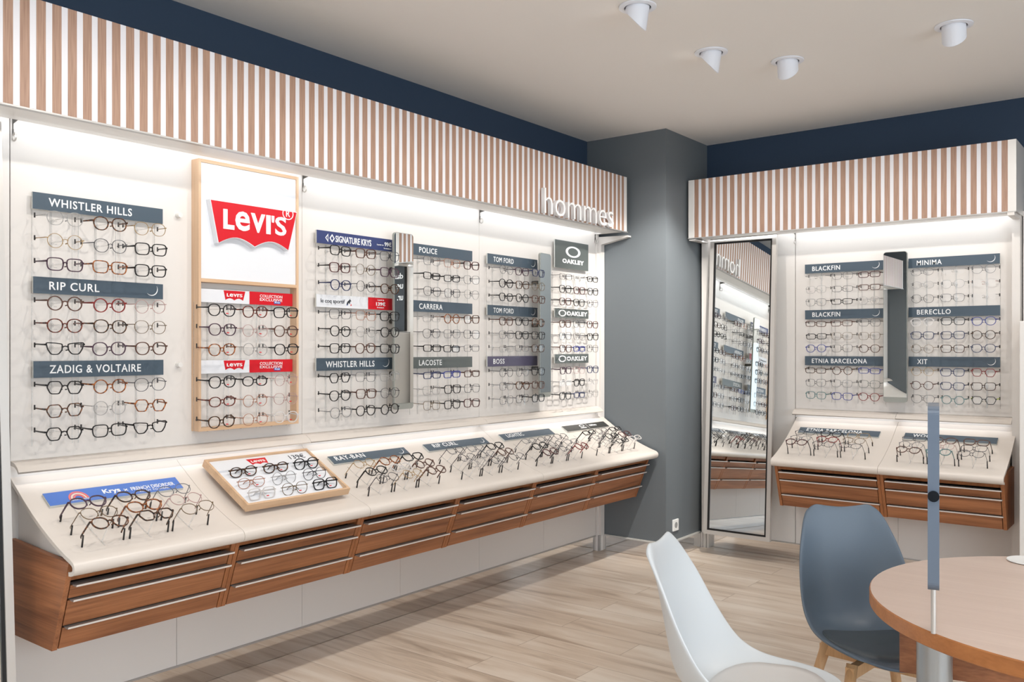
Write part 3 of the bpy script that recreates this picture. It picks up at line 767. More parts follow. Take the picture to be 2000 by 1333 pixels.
# ------------------------------------------------------------------ tall oak frame with the red logo
o = thing('oak_display_frame', 'tall light oak frame holding the big red logo and six rows', 'display frame', (0, 2.412, 1.10))
D = 0.055; y0, y1, z0, z1 = 2.148, 2.677, 1.098, 2.262
part('side_board', MB().box((0.0, y0, z0), (D, y0 + 0.012, z1)), OAKZ, o, bev=0.001)
part('side_board', MB().box((0.0, y1 - 0.012, z0), (D, y1, z1)), OAKZ, o, bev=0.001)
part('top_board', MB().box((0.0, y0 + 0.012, z1 - 0.014), (D, y1 - 0.012, z1)), OAKY, o)
part('bottom_board', MB().box((0.0, y0 + 0.012, z0), (D, y1 - 0.012, z0 + 0.014)), OAKY, o)
part('middle_shelf', MB().box((0.0, y0 + 0.012, 1.737), (D, y1 - 0.012, 1.752)), OAKY, o)
part('upper_board', MB().box((0.0, y0 + 0.012, 1.752), (D - 0.008, y1 - 0.012, z1 - 0.014)), WSIGN, o)
part('lower_back', MB().box((0.0, y0 + 0.012, z0 + 0.014), (0.006, y1 - 0.012, 1.737)), PANEL, o)
# big logo block
fr = frame_long(2.188, 1.905, 0.078)
lg = bpy.data.objects.new('logo_block', None); COL.objects.link(lg); lg.matrix_world = fr; tag(lg, 'big red two-arched logo block in the oak frame', 'sign')
bwp = batwing(0.462, 0.186, 0.17)
mb = MB(); mb.prism(bwp, 2, -0.030, -0.0006); link('white_block', mb.mesh('white_block', WSIGN), lg)
ins = [(0.231 + (p - 0.231) * 0.985, 0.093 + (q - 0.093) * 0.965) for p, q in bwp]
link('red_face', flat_poly(ins, REDS, -0.0006, 0.0), lg)
me, ww = tab_word(0, 0, 1.0); me = fit(me, 0.064, 0.066, 0.335, 0.086, 0.0, 0.0015); link('lettering', me, lg)
link('registered_mark', ring_mesh(0.408, 0.172, 0.031, 0.029, 0.004, 0.004, LETW, 0, 0.0016), lg)
link('registered_mark', fit(text_mesh('R', LETW, 0.01), 0.397, 0.157, 0.023, 0.030, 0, 0.0016), lg)
# the two red and white signs inside the frame
for z_, lb in ((1.652, 'upper white and red sign inside the tall oak frame'), (1.343, 'lower white and red sign inside the tall oak frame')):
    pr = tab_print(0.128, 0.014, 0.112, 0.042)
    pr.append(('red_field', MB().box((0.262, 0, 0), (0.502, 0.058, 0.0004)).mesh('red_field', REDS)))
    pr.append(('lettering', fit(text_mesh('COLLECTION', LETW, 0.008), 0.318, 0.034, 0.125, 0.013, 0.0004, 0.0012)))
    pr.append(('lettering', fit(text_mesh('EXCLUSIVE', LETW, 0.008), 0.318, 0.018, 0.125, 0.013, 0.0004, 0.0012)))
    pr.append(('blue_tag', MB().box((0.396, 0.007, 0.0004), (0.432, 0.019, 0.0014)).mesh('blue_tag', LETB)))
    pr.append(('lettering', fit(text_mesh('Krys', LETW, 0.03), 0.400, 0.009, 0.028, 0.008, 0.0014, 0.002)))
    sign('brand_sign', lb, frame_long(2.161, z_, 0.026), 0.502, 0.058, WSIGN, pr, group='signs in the oak frame')

# ------------------------------------------------------------------ glasses
def superell(a, b, n, top=0.0, bottom=0.0, seg=32):
    pts = []
    for i in range(seg):
        t_ = 2 * PI * i / seg; c, s = math.cos(t_), math.sin(t_)
        x_ = a * math.copysign(abs(c) ** (2 / n), c); y_ = b * math.copysign(abs(s) ** (2 / n), s)
        x_ *= 1 - bottom * max(0, -y_ / b) - top * max(0, y_ / b)
        pts.append((x_, y_))
    return pts
def rounded_poly(P, k=0.25):
    out = []
    n = len(P)
    for i in range(n):
        a = Vector(P[i - 1]); b_ = Vector(P[i]); c = Vector(P[(i + 1) % n])
        p = b_ + (a - b_) * k; q = b_ + (c - b_) * k
        for t_ in (0, 0.33, 0.67, 1.0): out.append(tuple((p * (1 - t_) + b_ * t_) * (1 - t_) + (b_ * (1 - t_) + q * t_) * t_))
    return out
SHAPES = {
 'rd': ('round', superell(.0242, .0232, 2.0)), 'pa': ('rounded', superell(.0255, .0225, 2.35, 0, .12)), 'sq': ('square', superell(.0268, .0210, 3.6, 0, .13)),
 're': ('rectangular', superell(.0275, .0165, 4.2, 0, .06)), 'he': ('angular', rounded_poly([(.0268, .003), (.0165, .0212), (-.0150, .0212), (-.0255, .005), (-.0150, -.0205), (.0140, -.0205)])),
 'ca': ('cat-eye', rounded_poly([(.0300, .0200), (.0, .0185), (-.0240, .0150), (-.0225, -.006), (-.0100, -.0200), (.0130, -.0200), (.0250, -.002)], .3)),
 'av': ('double-bridge', superell(.0272, .0222, 2.7, 0, .22)), 'ov': ('oval', superell(.0255, .0190, 2.2)), 'rl': ('rimless', superell(.0262, .0180, 3.0, 0, .08)),
}
METAL = {'grey', 'gun', 'silver', 'gold', 'copper', 'rose', 'bronze', 'green'}
PROTO = {}
def glasses_parts(shape, colr, metal, full=False):
    key = (shape, colr, metal, full)
    if key in PROTO: return PROTO[key]
    outl = [(p[0] * 1.16, p[1] * 1.17) for p in SHAPES[shape][1]]; fm = FRAME_COL[colr][1]
    cx = 0.0358; w = 0.0019 if metal else 0.0036; th = (0.0, 0.0022) if metal else (-0.0006, 0.0036)
    fb = MB()
    R = [(cx + p[0], p[1]) for p in outl]; Lf = [(-cx - p[0], p[1]) for p in outl][::-1]
    def ccw(P): return P if sum(P[i - 1][0] * P[i][1] - P[i][0] * P[i - 1][1] for i in range(len(P))) > 0 else P[::-1]
    R = ccw(R); Lf = ccw(Lf)
    if shape != 'rl':
        fb.ring_band(R, w, *th); fb.ring_band(Lf, w, *th)
    ix = cx - max(-p[0] for p in outl)
    bz = 0.0055
    fb.bar2d([(-ix - 0.004, bz - 0.001), (-ix * 0.5, bz + 0.0022), (0, bz + 0.003), (ix * 0.5, bz + 0.0022), (ix + 0.004, bz - 0.001)], w * 1.15, *th)
    if shape == 'av': fb.bar2d([(-ix - 0.012, 0.0190), (0, 0.0185), (ix + 0.012, 0.0190)], w, *th)
    ox = cx + max(p[0] for p in outl); hz = 0.010 if shape != 'ca' else 0.015
    for sg in (-1, 1):
        a = [(sg * (ox - 0.0025), hz - 0.001), (sg * (ox + 0.003), hz), (sg * 0.0690, hz - 0.0005)]
        fb.bar2d(a, [w * 1.6, w * 1.7, w * 1.5], th[0], th[1] + 0.001)
    # nose pads
    for sg in (-1, 1): fb.cyl((sg * (ix + 0.001), 0.003, -0.006), (sg * (ix - 0.002), 0.010, -0.007), 0.0018, 0.0024, 6)
    front = fb.mesh('frame_front', fm)
    lens = []
    for P in (R, Lf):
        q = offset(P, -w * 0.6); lb = MB(); n = len(q)
        lb.add([(p[0], 0.0012, p[1]) for p in q], [tuple(range(n))]); lens.append(lb.mesh('lens', LENS))
    tmps = []
    tm_ = LIME if colr == 'lime' else (FRAME_COL['black'][1] if colr == 'redblack' else fm)
    for sg in (-1, 1):
        tb = MB(); W = 0.0008 if metal else 0.0015; hh = [0.0016, 0.0015, 0.0014, 0.0016, 0.0016] if metal else [0.0034, 0.0028, 0.0024, 0.0024, 0.0022]
        ys = [0.001, 0.03, 0.068, 0.088, 0.103]; zs = [hz - 0.0005, hz, hz + 0.0015, hz - 0.004, hz - 0.018]; xs = [0.0690, 0.0715, 0.0735, 0.0735, 0.0725]
        if not full: ys[3:] = [0.074, 0.079]; zs[3:] = [hz + 0.001, hz - 0.001]
        vs = []
        for y_, z_, x_, h_ in zip(ys, zs, xs, hh):
            for dx, dz in ((-W, -h_), (W, -h_), (W, h_), (-W, h_)): vs.append((sg * (x_ + dx), y_, z_ + dz))
        fs = [(0, 1, 2, 3), (19, 18, 17, 16)]
        for i in range(4):
            for k in range(4): fs.append((i * 4 + k, i * 4 + (k + 1) % 4, i * 4 + 4 + (k + 1) % 4, i * 4 + 4 + k))
        tb.add(vs, fs); tmps.append(tb.mesh('temple', tm_))
    PROTO[key] = (front, lens, tmps)
    return PROTO[key]
STICK = MB().box((0.020, -0.0008, -0.0145), (0.032, 0.0, -0.0105)).mesh('tab_sticker', REDS)
STICK2 = MB().box((-0.042, -0.0008, -0.0135), (-0.030, 0.0, -0.0125)).mesh('lens_print', mat('lens_print_grey', (120, 118, 118), 0.5))
def glasses(spec, M4, place, group, sticker=None, fold=False):
    sh, cl = spec.split('.')
    metal = cl in METAL or sh == 'rl'
    front, lens, tmps = glasses_parts(sh, cl, metal, fold)
    label = '%s %s glasses, %s' % (FRAME_COL[cl][0], SHAPES[sh][0], place)
    o = bpy.data.objects.new('glasses', None); COL.objects.link(o); o.empty_display_size = 0.02
    tag(o, label, 'glasses', group); o.matrix_world = M4
    link('frame_front', front, o)
    for l in lens: link('lens', l, o)
    for k, t_ in enumerate(tmps):
        q = link('temple', t_, o)
        if fold:
            sg = -1 if k == 0 else 1
            q.matrix_local = Matrix.Translation((sg * 0.069, 0.004 + 0.004 * k, 0)) @ Matrix.Rotation(sg * math.radians(84), 4, 'Z') @ Matrix.Translation((-sg * 0.069, 0, 0))
    if sticker: link('lens_sticker', sticker, o)
    return o
RL = lambda y, z, d: Matrix(((0, -1, 0, d), (1, 0, 0, y), (0, 0, 1, z), (0, 0, 0, 1)))     # long wall
RS = lambda x, z, d: Matrix(((1, 0, 0, x), (0, 1, 0, 6.0 - d), (0, 0, 1, z), (0, 0, 0, 1)))   # short wall

ROWS = [1.929, 1.846, 1.762, 1.618, 1.535, 1.452, 1.308, 1.223, 1.140]
def jitter(M4): return M4 @ Matrix.Rotation(random.uniform(-0.035, 0.035), 4, 'Z') @ Matrix.Rotation(random.uniform(-0.03, 0.03), 4, 'Y') @ Matrix.Translation((random.uniform(-.002, .002), random.uniform(-.003, .002), random.uniform(-.002, .002)))

# one rail carries a column of glasses: side rods, backing bar, nose pegs, temple grips
GRIP = MB(); GRIP.cyl((0, 0, -0.009), (0, 0, 0.009), 0.0030, None, 8); GRIP = GRIP.mesh('temple_grip', BLACK)
PEGM = MB(); PEGM.cyl((0, 0, 0), (0, -0.100, 0), 0.0028, 0.0022, 8); PEGM.cyl((0, -0.001, 0), (0, -0.006, 0), 0.009, 0.009, 12); PEGM = PEGM.mesh('nose_peg', PEG)
RAILS = {}
def rail(M4, rows, label):
    """local origin on the panel at z=0, y points into the wall"""
    o = bpy.data.objects.new('display_rail', None); COL.objects.link(o); o.empty_display_size = 0.03
    tag(o, label, 'display rail', 'clear acrylic rails'); o.matrix_world = M4
    zt, zb = rows[0] + 0.035, rows[-1] - 0.05; key = (zt, zb)
    if key not in RAILS:
        mb = MB(); mb.cyl((0, -0.014, zb), (0, -0.014, zt), 0.0013, None, 6); r_ = mb.mesh('rod', ROD)
        mb = MB(); mb.box((-0.004, -0.003, zb), (0.004, -0.0005, zt)); RAILS[key] = (r_, mb.mesh('mounting_bar', PEG))
    r_, b_ = RAILS[key]
    link('rod', r_, o, (-0.0738, 0, 0)); link('rod', r_, o, (0.0738, 0, 0)); link('mounting_bar', b_, o)
    for z_ in rows:
        link('nose_peg', PEGM, o, (0, -0.003, z_ + 0.003))
        for sg in (-1, 1): link('temple_grip', GRIP, o, (sg * 0.0738, -0.036, z_ + 0.0125))
    return o

BLOCKS = {
 'outer': (ML, 'long wall outermost column', [1.560, 1.731, 1.897], '''pa.silver pa.tort pa.gold rd.gold pa.gun sq.black sq.purple sq.amber sq.black
   rd.brown rd.red rd.rose pa.rbrown pa.dtort pa.bronze ca.black pa.purple pa.brown  he.black rd.amber pa.gun he.tort rd.silver he.amber he.black sq.black ca.black'''),
 'krys': (ML, 'before first narrow mirror', [2.886, 3.053, 3.218], '''sq.black sq.brown sq.gun sq.redblack rd.bronze sq.purple pa.navy rd.gun pa.dtort
   sq.gun sq.copper sq.black pa.black pa.silver pa.black sq.black pa.brown sq.black  he.black sq.grey sq.silver pa.black sq.brown pa.gun pa.grey pa.black rd.black'''),
 'police': (ML, 'past first narrow mirror', [3.538, 3.703, 3.873], '''sq.grey sq.copper sq.redblack re.black re.black sq.grey av.gun sq.gun av.silver
   re.silver rd.amber sq.tort av.gun sq.grey sq.gun re.black re.black re.grey  re.navy re.blue re.brown sq.silver sq.black sq.gun sq.bronze sq.black sq.redblack'''),
 'ford': (ML, 'before second narrow mirror', [4.195, 4.355, 4.523], '''pa.grey sq.purple sq.navy pa.black sq.dtort pa.bronze he.black pa.black sq.brown
   sq.brown sq.black pa.tort sq.grey sq.black sq.black re.silver re.grey sq.dtort  pa.gun pa.grey sq.black sq.grey av.tort sq.brown sq.grey sq.gun sq.black'''),
 'oak': (ML, 'nearest grey column', [4.832, 4.995, 5.163], '''re.gun re.clear re.black sq.black sq.redblack sq.black sq.redblack sq.black sq.gun
   sq.brown sq.gun sq.redblack sq.gun sq.grey sq.black sq.brown re.blue sq.gun  sq.purple sq.rose sq.navy re.clear sq.black re.clear sq.black re.navy sq.silver'''),
 'fin': (MS, 'short wall beside tall mirror', [1.406, 1.576, 1.748], '''rl.grey sq.grey re.redblack sq.silver re.gun re.brown sq.grey re.black pa.silver
   re.brown re.brown sq.gun re.black sq.bronze sq.bronze pa.blue sq.gun pa.brown  re.dtort rd.tort re.blue sq.gun sq.grey sq.green sq.teal sq.blue pa.red'''),
 'min': (MS, 'short wall outer end', [2.066, 2.236, 2.405], '''ov.grey rl.silver pa.grey ov.silver pa.silver rl.rose pa.gun sq.gun rl.silver
   pa.clear sq.black pa.blue sq.navy sq.navy rd.dtort rd.bronze sq.dtort pa.navy  rd.gold sq.navy he.red rd.brown sq.navy sq.dtort av.gun rd.teal he.lime'''),
}
ORD = ['first', 'second', 'third']; LEV = ['top', 'middle', 'lowest']; RWN = ['row one', 'row two', 'row three']
for key, (M, nm, cols, spec) in BLOCKS.items():
    sp = spec.split()
    for c, s_ in enumerate(cols):
        rail(RL(s_, 0, 0.0) if M is ML else RS(s_, 0, 0.0), ROWS, 'clear glasses rail, %s of three, %s' % (ORD[c], nm))
    for i, s in enumerate(sp):
        blk, r, c = i // 9, (i % 9) // 3, i % 3
        place = '%s in %s under %s sign, %s' % (ORD[c], RWN[r], LEV[blk], nm)
        z_ = ROWS[i // 3]; d = 0.111
        st = STICK2 if (i * 7 + c) % 3 == 0 else None
        glasses(s, jitter(RL(cols[c], z_, d) if M is ML else RS(cols[c], z_, d)), place, 'glasses on the ' + nm, st)
# inside the oak frame: six rows
cols = [2.221, 2.390, 2.558]; lrows = ROWS[3:]
sp = '''pa.black pa.rbrown sq.black pa.purple rd.rose pa.brown pa.amber rd.silver pa.black pa.black ov.black rd.rose ov.rbrown rd.copper pa.rose pa.dtort rd.copper pa.clear'''.split()
for c, s_ in enumerate(cols): rail(RL(s_, 0, 0.006), lrows, 'clear glasses rail inside the oak frame, %s of three' % ORD[c])
for i, s in enumerate(sp):
    blk, r, c = i // 9, (i % 9) // 3, i % 3
    glasses(s, jitter(RL(cols[c], lrows[i // 3] - (0.004 if blk == 0 else 0), 0.115)), '%s in %s under %s sign, in oak frame' % (ORD[c], RWN[r], ['upper red', 'lower red'][blk]), 'glasses in the oak frame', STICK)

# ------------------------------------------------------------------ glasses standing on the counters
CX3 = [(0.282, 0.905), (0.360, 0.878), (0.437, 0.854)]
TILT = math.radians(-50)
def stand_rail(M4, label):
    o = bpy.data.objects.new('counter_stand', None); COL.objects.link(o); o.empty_display_size = 0.03
    tag(o, label, 'display stand', 'clear counter stands'); o.matrix_world = M4
    mb = MB()
    pts = [(-d, sheet_z(d) + 0.002) for d in (0.16, 0.22, 0.28, 0.34, 0.40)]
    for (a, za), (b_, zb) in zip(pts, pts[1:]):
        mb.add([(-0.002, a, za - 0.001), (0.002, a, za - 0.001), (0.002, b_, zb - 0.001), (-0.002, b_, zb - 0.001), (-0.002, a, za), (0.002, a, za), (0.002, b_, zb), (-0.002, b_, zb)],
               [(0, 3, 2, 1), (4, 5, 6, 7), (0, 1, 5, 4), (2, 3, 7, 6), (0, 4, 7, 3), (1, 2, 6, 5)])
    link('base_strip', mb.mesh('base_strip', PEG), o)
    for (d, z_) in CX3:
        q = d - 0.062; mb = MB(); mb.cyl((0, -q, sheet_z(q) + 0.001), (0, -(d - 0.003), z_ - 0.002), 0.0028, 0.0022, 8); link('nose_peg', mb.mesh('nose_peg', PEG), o)
        gd = d - 0.046; gz = z_ - 0.046
        for sg in (-1, 1):
            mb = MB(); mb.cyl((sg * 0.074, -gd - 0.003, gz + 0.004), (sg * 0.074, -(gd - 0.006), sheet_z(gd - 0.006) + 0.0005), 0.0027, 0.0034, 8); link('temple_grip', mb.mesh('temple_grip', BLACK), o)
    return o
COUNTERS = [
 (ML, 'by the blue sign', [1.562, 1.733, 1.900], 'pa.purple pa.dtort pa.grey pa.bronze pa.amber rd.rose pa.tort he.dtort pa.bronze'),
 (ML, 'by the sign beside the wooden tray', [2.886, 3.053, 3.218], 'rd.gold pa.amber sq.black pa.black pa.clear rd.brown rd.gun rd.gold pa.brown'),
 (ML, 'by the crescent sign, mid counter', [3.541, 3.706, 3.876], 'sq.gun sq.grey sq.black pa.gun pa.grey pa.brown sq.silver pa.gun pa.gun'),
 (ML, 'by the plain slate counter sign', [4.200, 4.362, 4.528], 'ov.grey ov.gun sq.gun sq.black rd.gun re.grey pa.redblack ov.gun pa.red'),
 (ML, 'by the dark ring sign at column', [4.850, 5.012, 5.178], 're.black sq.gun re.black sq.grey sq.black sq.redblack re.silver re.black re.clear'),
 (MS, 'by the first short counter sign', [1.392, 1.560, 1.727], 'ov.gun pa.black sq.gold ov.grey pa.red pa.bronze pa.redblack pa.gun ov.gun'),
 (MS, 'by the second short counter sign', [2.060, 2.228, 2.397], 're.gun pa.brown sq.brown pa.grey pa.rose sq.gun pa.brown pa.teal pa.gun'),
]
RWC = ['back row', 'middle row', 'front row']
for M, nm, cols, spec in COUNTERS:
    sp = spec.split()
    for c, s_ in enumerate(cols):
        M0 = Matrix(((0, -1, 0, 0), (1, 0, 0, s_), (0, 0, 1, 0), (0, 0, 0, 1))) if M is ML else Matrix(((1, 0, 0, s_), (0, 1, 0, 6.0), (0, 0, 1, 0), (0, 0, 0, 1)))
        stand_rail(M0, 'clear glasses stand, %s of three, %s' % (ORD[c], nm))
        for r, (d, z_) in enumerate(CX3):
            M4 = M0 @ Matrix.Translation((0, -d, z_)) @ Matrix.Rotation(TILT, 4, 'X')
            glasses(sp[r * 3 + c], jitter(M4), '%s in %s %s' % (ORD[c], RWC[r], nm), 'glasses on the counter ' + nm, STICK2 if (r + c) % 2 else None)

# signs lying on the slope
def slope_frame(M, s_, d, lift=0.006):
    phi = math.atan2(sheet_z(d - 0.02) - sheet_z(d + 0.02), 0.04)
    if M is ML: return frame_slope_long(s_, d + math.sin(phi) * lift, sheet_z(d) + math.cos(phi) * lift, phi)
    return frame_slope_short(s_, 6.0 - d - math.sin(phi) * lift, sheet_z(d) + math.cos(phi) * lift, phi)
LF = 0.011
# blue sign with the rainbow
pr = []
for k, (r, m_) in enumerate(((0.037, CORAL), (0.029, PEACH), (0.021, CORAL))):
    pr.append(('rainbow_arc', ring_mesh(0.112, 0.018, r, r * 1.15, 0.0065, 0.0068, m_, 0, 0.0008, 0, 180, 20)))
pr.append(('lettering', fit(text_mesh('Krys', LETW, 0.03), 0.208, 0.020, 0.068, 0.032)))
pr.append(('lettering', fit(text_mesh('×', LETW, 0.0), 0.289, 0.026, 0.016, 0.014)))
pr.append(('lettering', fit(text_mesh('FRENCH DISORDER', LETW, 0.012), 0.318, 0.024, 0.182, 0.020)))
pr.append(('lettering', fit(text_mesh('READY TO WEAR', LETW, 0.0), 0.345, 0.009, 0.125, 0.010)))
pr.append(('lettering', fit(text_mesh('FRENCH DISORDER', LETW, 0.0), 0.076, 0.011, 0.072, 0.006)))
sign('counter_sign', 'blue counter sign with a coral rainbow', slope_frame(ML, 1.484, 0.158, LF), 0.525, 0.072, BLUES, pr)
for lb, s_, d, w, bd, tx, tw, mn, M in (
    ('slate counter sign with hyphenated name beside the wooden tray', 2.818, 0.140, 0.517, 'RAY-BAN', 0.03, 0.19, True, ML),
    ('slate counter sign with crescent, mid long counter', 3.482, 0.139, 0.515, 'RIP CURL', 0.06, 0.195, True, ML),
    ('plain slate counter sign before the dark ring sign', 4.146, 0.134, 0.522, 'LIGHTEC', 0.055, 0.165, False, ML),
    ('slate counter sign partly hidden by glasses, short wall beside mirror', 1.300, 0.152, 0.517, 'ETNIA BARCELONA', 0.05, 0.36, False, MS),
    ('slate counter sign behind the table mirror', 1.965, 0.152, 0.517, 'WOO', 0.05, 0.105, False, MS)):
    sign('counter_sign', lb, slope_frame(M, s_, d, LF), w, 0.060, SLATE, [words_on(bd, tx, tw, 0.031, 0.022, 0.060)] + ([('crescent_mark', crescent(w - 0.05, 0.036, 0.024))] if mn else []), group='slate counter signs')
sign('counter_sign', 'dark counter sign with an oval ring beside the column', slope_frame(ML, 4.822, 0.130, LF), 0.520, 0.060, DARKS,
     [ellipse_logo(0.215, 0.040, 0.030, 0.012), ('lettering', fit(text_mesh('OAKLEY', LETW, 0.05), 0.178, 0.013, 0.075, 0.010)), ('divider_line', MB().box((0.275, 0.006, 0), (0.277, 0.055, 0.0008)).mesh('divider_line', LETW)),
      ('lettering', fit(text_mesh('Meta', LETW, 0.03), 0.330, 0.026, 0.060, 0.018)), ('loop_mark', ring_mesh(0.311, 0.034, 0.008, 0.008, 0.003, 0.003, LETW, 0, 0.0008)), ('loop_mark', ring_mesh(0.322, 0.034, 0.008, 0.008, 0.003, 0.003, LETW, 0, 0.0008))])

# ------------------------------------------------------------------ wooden tray with folded glasses
d0, d1 = 0.068, 0.372
zA, zB = 0.945, 0.7855
phi = math.atan2(zA - zB, d1 - d0)
TW, TL = 0.545, math.hypot(d1 - d0, zA - zB)
frT = frame_slope_long(2.152, d1 + 0.006, zB + 0.008, phi) @ Matrix.Translation((0, 0, 0))
tr = bpy.data.objects.new('glasses_tray', None); COL.objects.link(tr); tr.matrix_world = frT; tag(tr, 'wooden tray of folded glasses lying on the counter', 'tray')
th, ht = 0.011, 0.032
link('side_board', MB().box((0, 0, 0), (th, TL, ht)).mesh('side_board', OAKY), tr); link('side_board', MB().box((TW - th, 0, 0), (TW, TL, ht)).mesh('side_board', OAKY), tr)
link('front_board', MB().box((th, 0, 0), (TW - th, th, ht)).mesh('front_board', OAKY), tr); link('back_board', MB().box((th, TL - th, 0), (TW - th, TL, ht)).mesh('back_board', OAKY), tr)
link('tray_floor', MB().box((th, th, 0), (TW - th, TL - th, 0.006)).mesh('tray_floor', OAKY), tr)
st = MB(); steps = []
yy = th; rowh = (TL - 2 * th - 0.075) / 3
prof = [(th, 0.006)]
for k in range(3):
    a = th + k * rowh; prof += [(a, 0.010), (a + rowh * 0.86, 0.022), (a + rowh * 0.9, 0.022)]
prof += [(TL - th - 0.075, 0.012), (TL - th - 0.072, 0.024), (TL - th, 0.024), (TL - th, 0.006)]
n_ = len(prof); st.add([(x_, p, q) for x_ in (th, TW - th) for p, q in prof], [tuple(range(n_)), tuple(range(2 * n_ - 1, n_ - 1, -1))] + [(i, (i + 1) % n_, n_ + (i + 1) % n_, n_ + i) for i in range(n_)])
link('stepped_insert', st.mesh('stepped_insert', WSIGN), tr)
off_ = TL - th - 0.072
for nm, me in tab_print(0.195, off_ + 0.014, 0.10, 0.045): me.transform(Matrix.Translation((0, 0, 0.0242))); link(nm, me, tr)
link('lettering', fit(text_mesh('139€', LETK, 0.0), 0.415, off_ + 0.022, 0.085, 0.032, 0.0242, 0.025), tr)
sp = 'ov.dtort ov.dtort pa.black ov.copper rd.silver pa.gun sq.clear pa.bronze sq.black'.split()
for i, s in enumerate(sp):
    r, c = i // 3, i % 3
    y_ = th + (2 - r) * rowh + rowh * 0.40
    M4 = frT @ Matrix.Translation((0.105 + c * 0.168 + (0.012 if r == 0 else 0), y_ + 0.012, 0.036)) @ Matrix.Rotation(math.radians(-38), 4, 'X') @ Matrix.Rotation(random.uniform(-.06, .06), 4, 'Z')
    glasses(s, M4, '%s in %s of the wooden tray' % (ORD[c], RWC[r]), 'folded glasses in the tray', STICK if s.split('.')[0] != 'rd' else None, fold=True)

# ------------------------------------------------------------------ socket on the column
o = thing('wall_socket', 'white wall socket low on the grey column', 'socket', (0.523, 5.582, 0.19))
part('face_plate', MB().box((0.5232, 5.542, 0.177), (0.533, 5.622, 0.257)), SOCK, o, bev=0.002)
mb = MB(); mb.cyl((0.531, 5.582, 0.217), (0.5338, 5.582, 0.217), 0.021, None, 18); part('plug_well', mb, mat('socket_well', (150, 150, 148), 0.5), o)

# ------------------------------------------------------------------ ceiling spotlights
def spotlight(x_, y_, aim, label, slant):
    o = thing('ceiling_spotlight', label, 'spotlight', (x_, y_, H), group='white ceiling spotlights')
    mb = MB(); n = 32; vs = []
    for r_, z_ in ((0.058, H - 0.001), (0.084, H - 0.001), (0.083, H - 0.006), (0.060, H - 0.008)):
        for i in range(n):
            a = 2 * PI * i / n; vs.append((x_ + r_ * math.cos(a), y_ + r_ * math.sin(a), z_))
    fs = []
    for k in range(4):
        l = (k + 1) % 4
        for i in range(n):
            j = (i + 1) % n; fs.append((k * n + i, k * n + j, l * n + j, l * n + i))
    mb.add(vs, fs); part('rim_ring', mb, SPOTW, o, smooth=40)
    mb = MB(); mb.cyl((x_, y_, H - 0.004), (x_, y_, H - 0.0012), 0.058, None, 28); part('rim_gap_shade', mb, BLACKG, o)  # black disc painted in for the shade round the snoot
    ax = Vector((aim[0], aim[1], 0)).normalized()
    mb = MB(); vs = []
    for k, r_ in ((0, 0.053), (1, 0.053), (2, 0.047), (3, 0.047)):
        for i in range(n):
            a = 2 * PI * i / n; px_, py_ = math.cos(a), math.sin(a)
            fwd = px_ * ax.x + py_ * ax.y
            ln = 0.0 if k in (0, 3) else (0.060 - fwd * 0.049 * slant)
            lean = 0.016 * slant * ln / 0.1
            vs.append((x_ + r_ * px_ + ax.x * lean, y_ + r_ * py_ + ax.y * lean, H - 0.003 - ln))
    fs = []
    for k in range(3):
        for i in range(n):
            j = (i + 1) % n; fs.append((k * n + i, k * n + j, (k + 1) * n + j, (k + 1) * n + i))
    mb.add(vs, fs); part('snoot', mb, SPOTW, o, smooth=40)
    mb = MB(); mb.cyl((x_, y_, H - 0.02), (x_, y_, H - 0.012), 0.046, None, 24); part('lamp', mb, mat('lamp_face', (255, 250, 240), 0.4, emit=(255, 244, 228), strength=10.0), o)
    tip = Vector((x_, y_, H)) - ax * 0.030; dz = 0.060 + 0.034 * slant
    mb = MB(); mb.cyl((tip.x, tip.y, H - dz - 0.004), (tip.x, tip.y, H - dz + 0.012), 0.004, None, 8); part('aiming_pin', mb, SOCK, o)
    return o
LAMPS = [
 (1.448, 3.433, (-1, -0.1), 'white ceiling spotlight cut at the sharpest slant, nearest viewer', 1.0),
 (1.446, 4.190, (-1, -0.1), 'white slanted ceiling spotlight, further along beside the straight one', 1.0),
 (1.706, 4.560, (0.0, 1), 'white straight ceiling spotlight nearest the grey column', 0.95),
 (2.508, 4.540, (0.0, 1), 'white straight ceiling spotlight above the round table', 0.95),
 (1.448, 2.66, (-1, -0.1), 'white ceiling spotlight in the long wall row, opposite the oak frame', 0.9),
 (1.448, 1.89, (-1, -0.1), 'white ceiling spotlight in the long wall row, opposite the outermost column', 0.9),
]
for a in LAMPS: spotlight(*a)

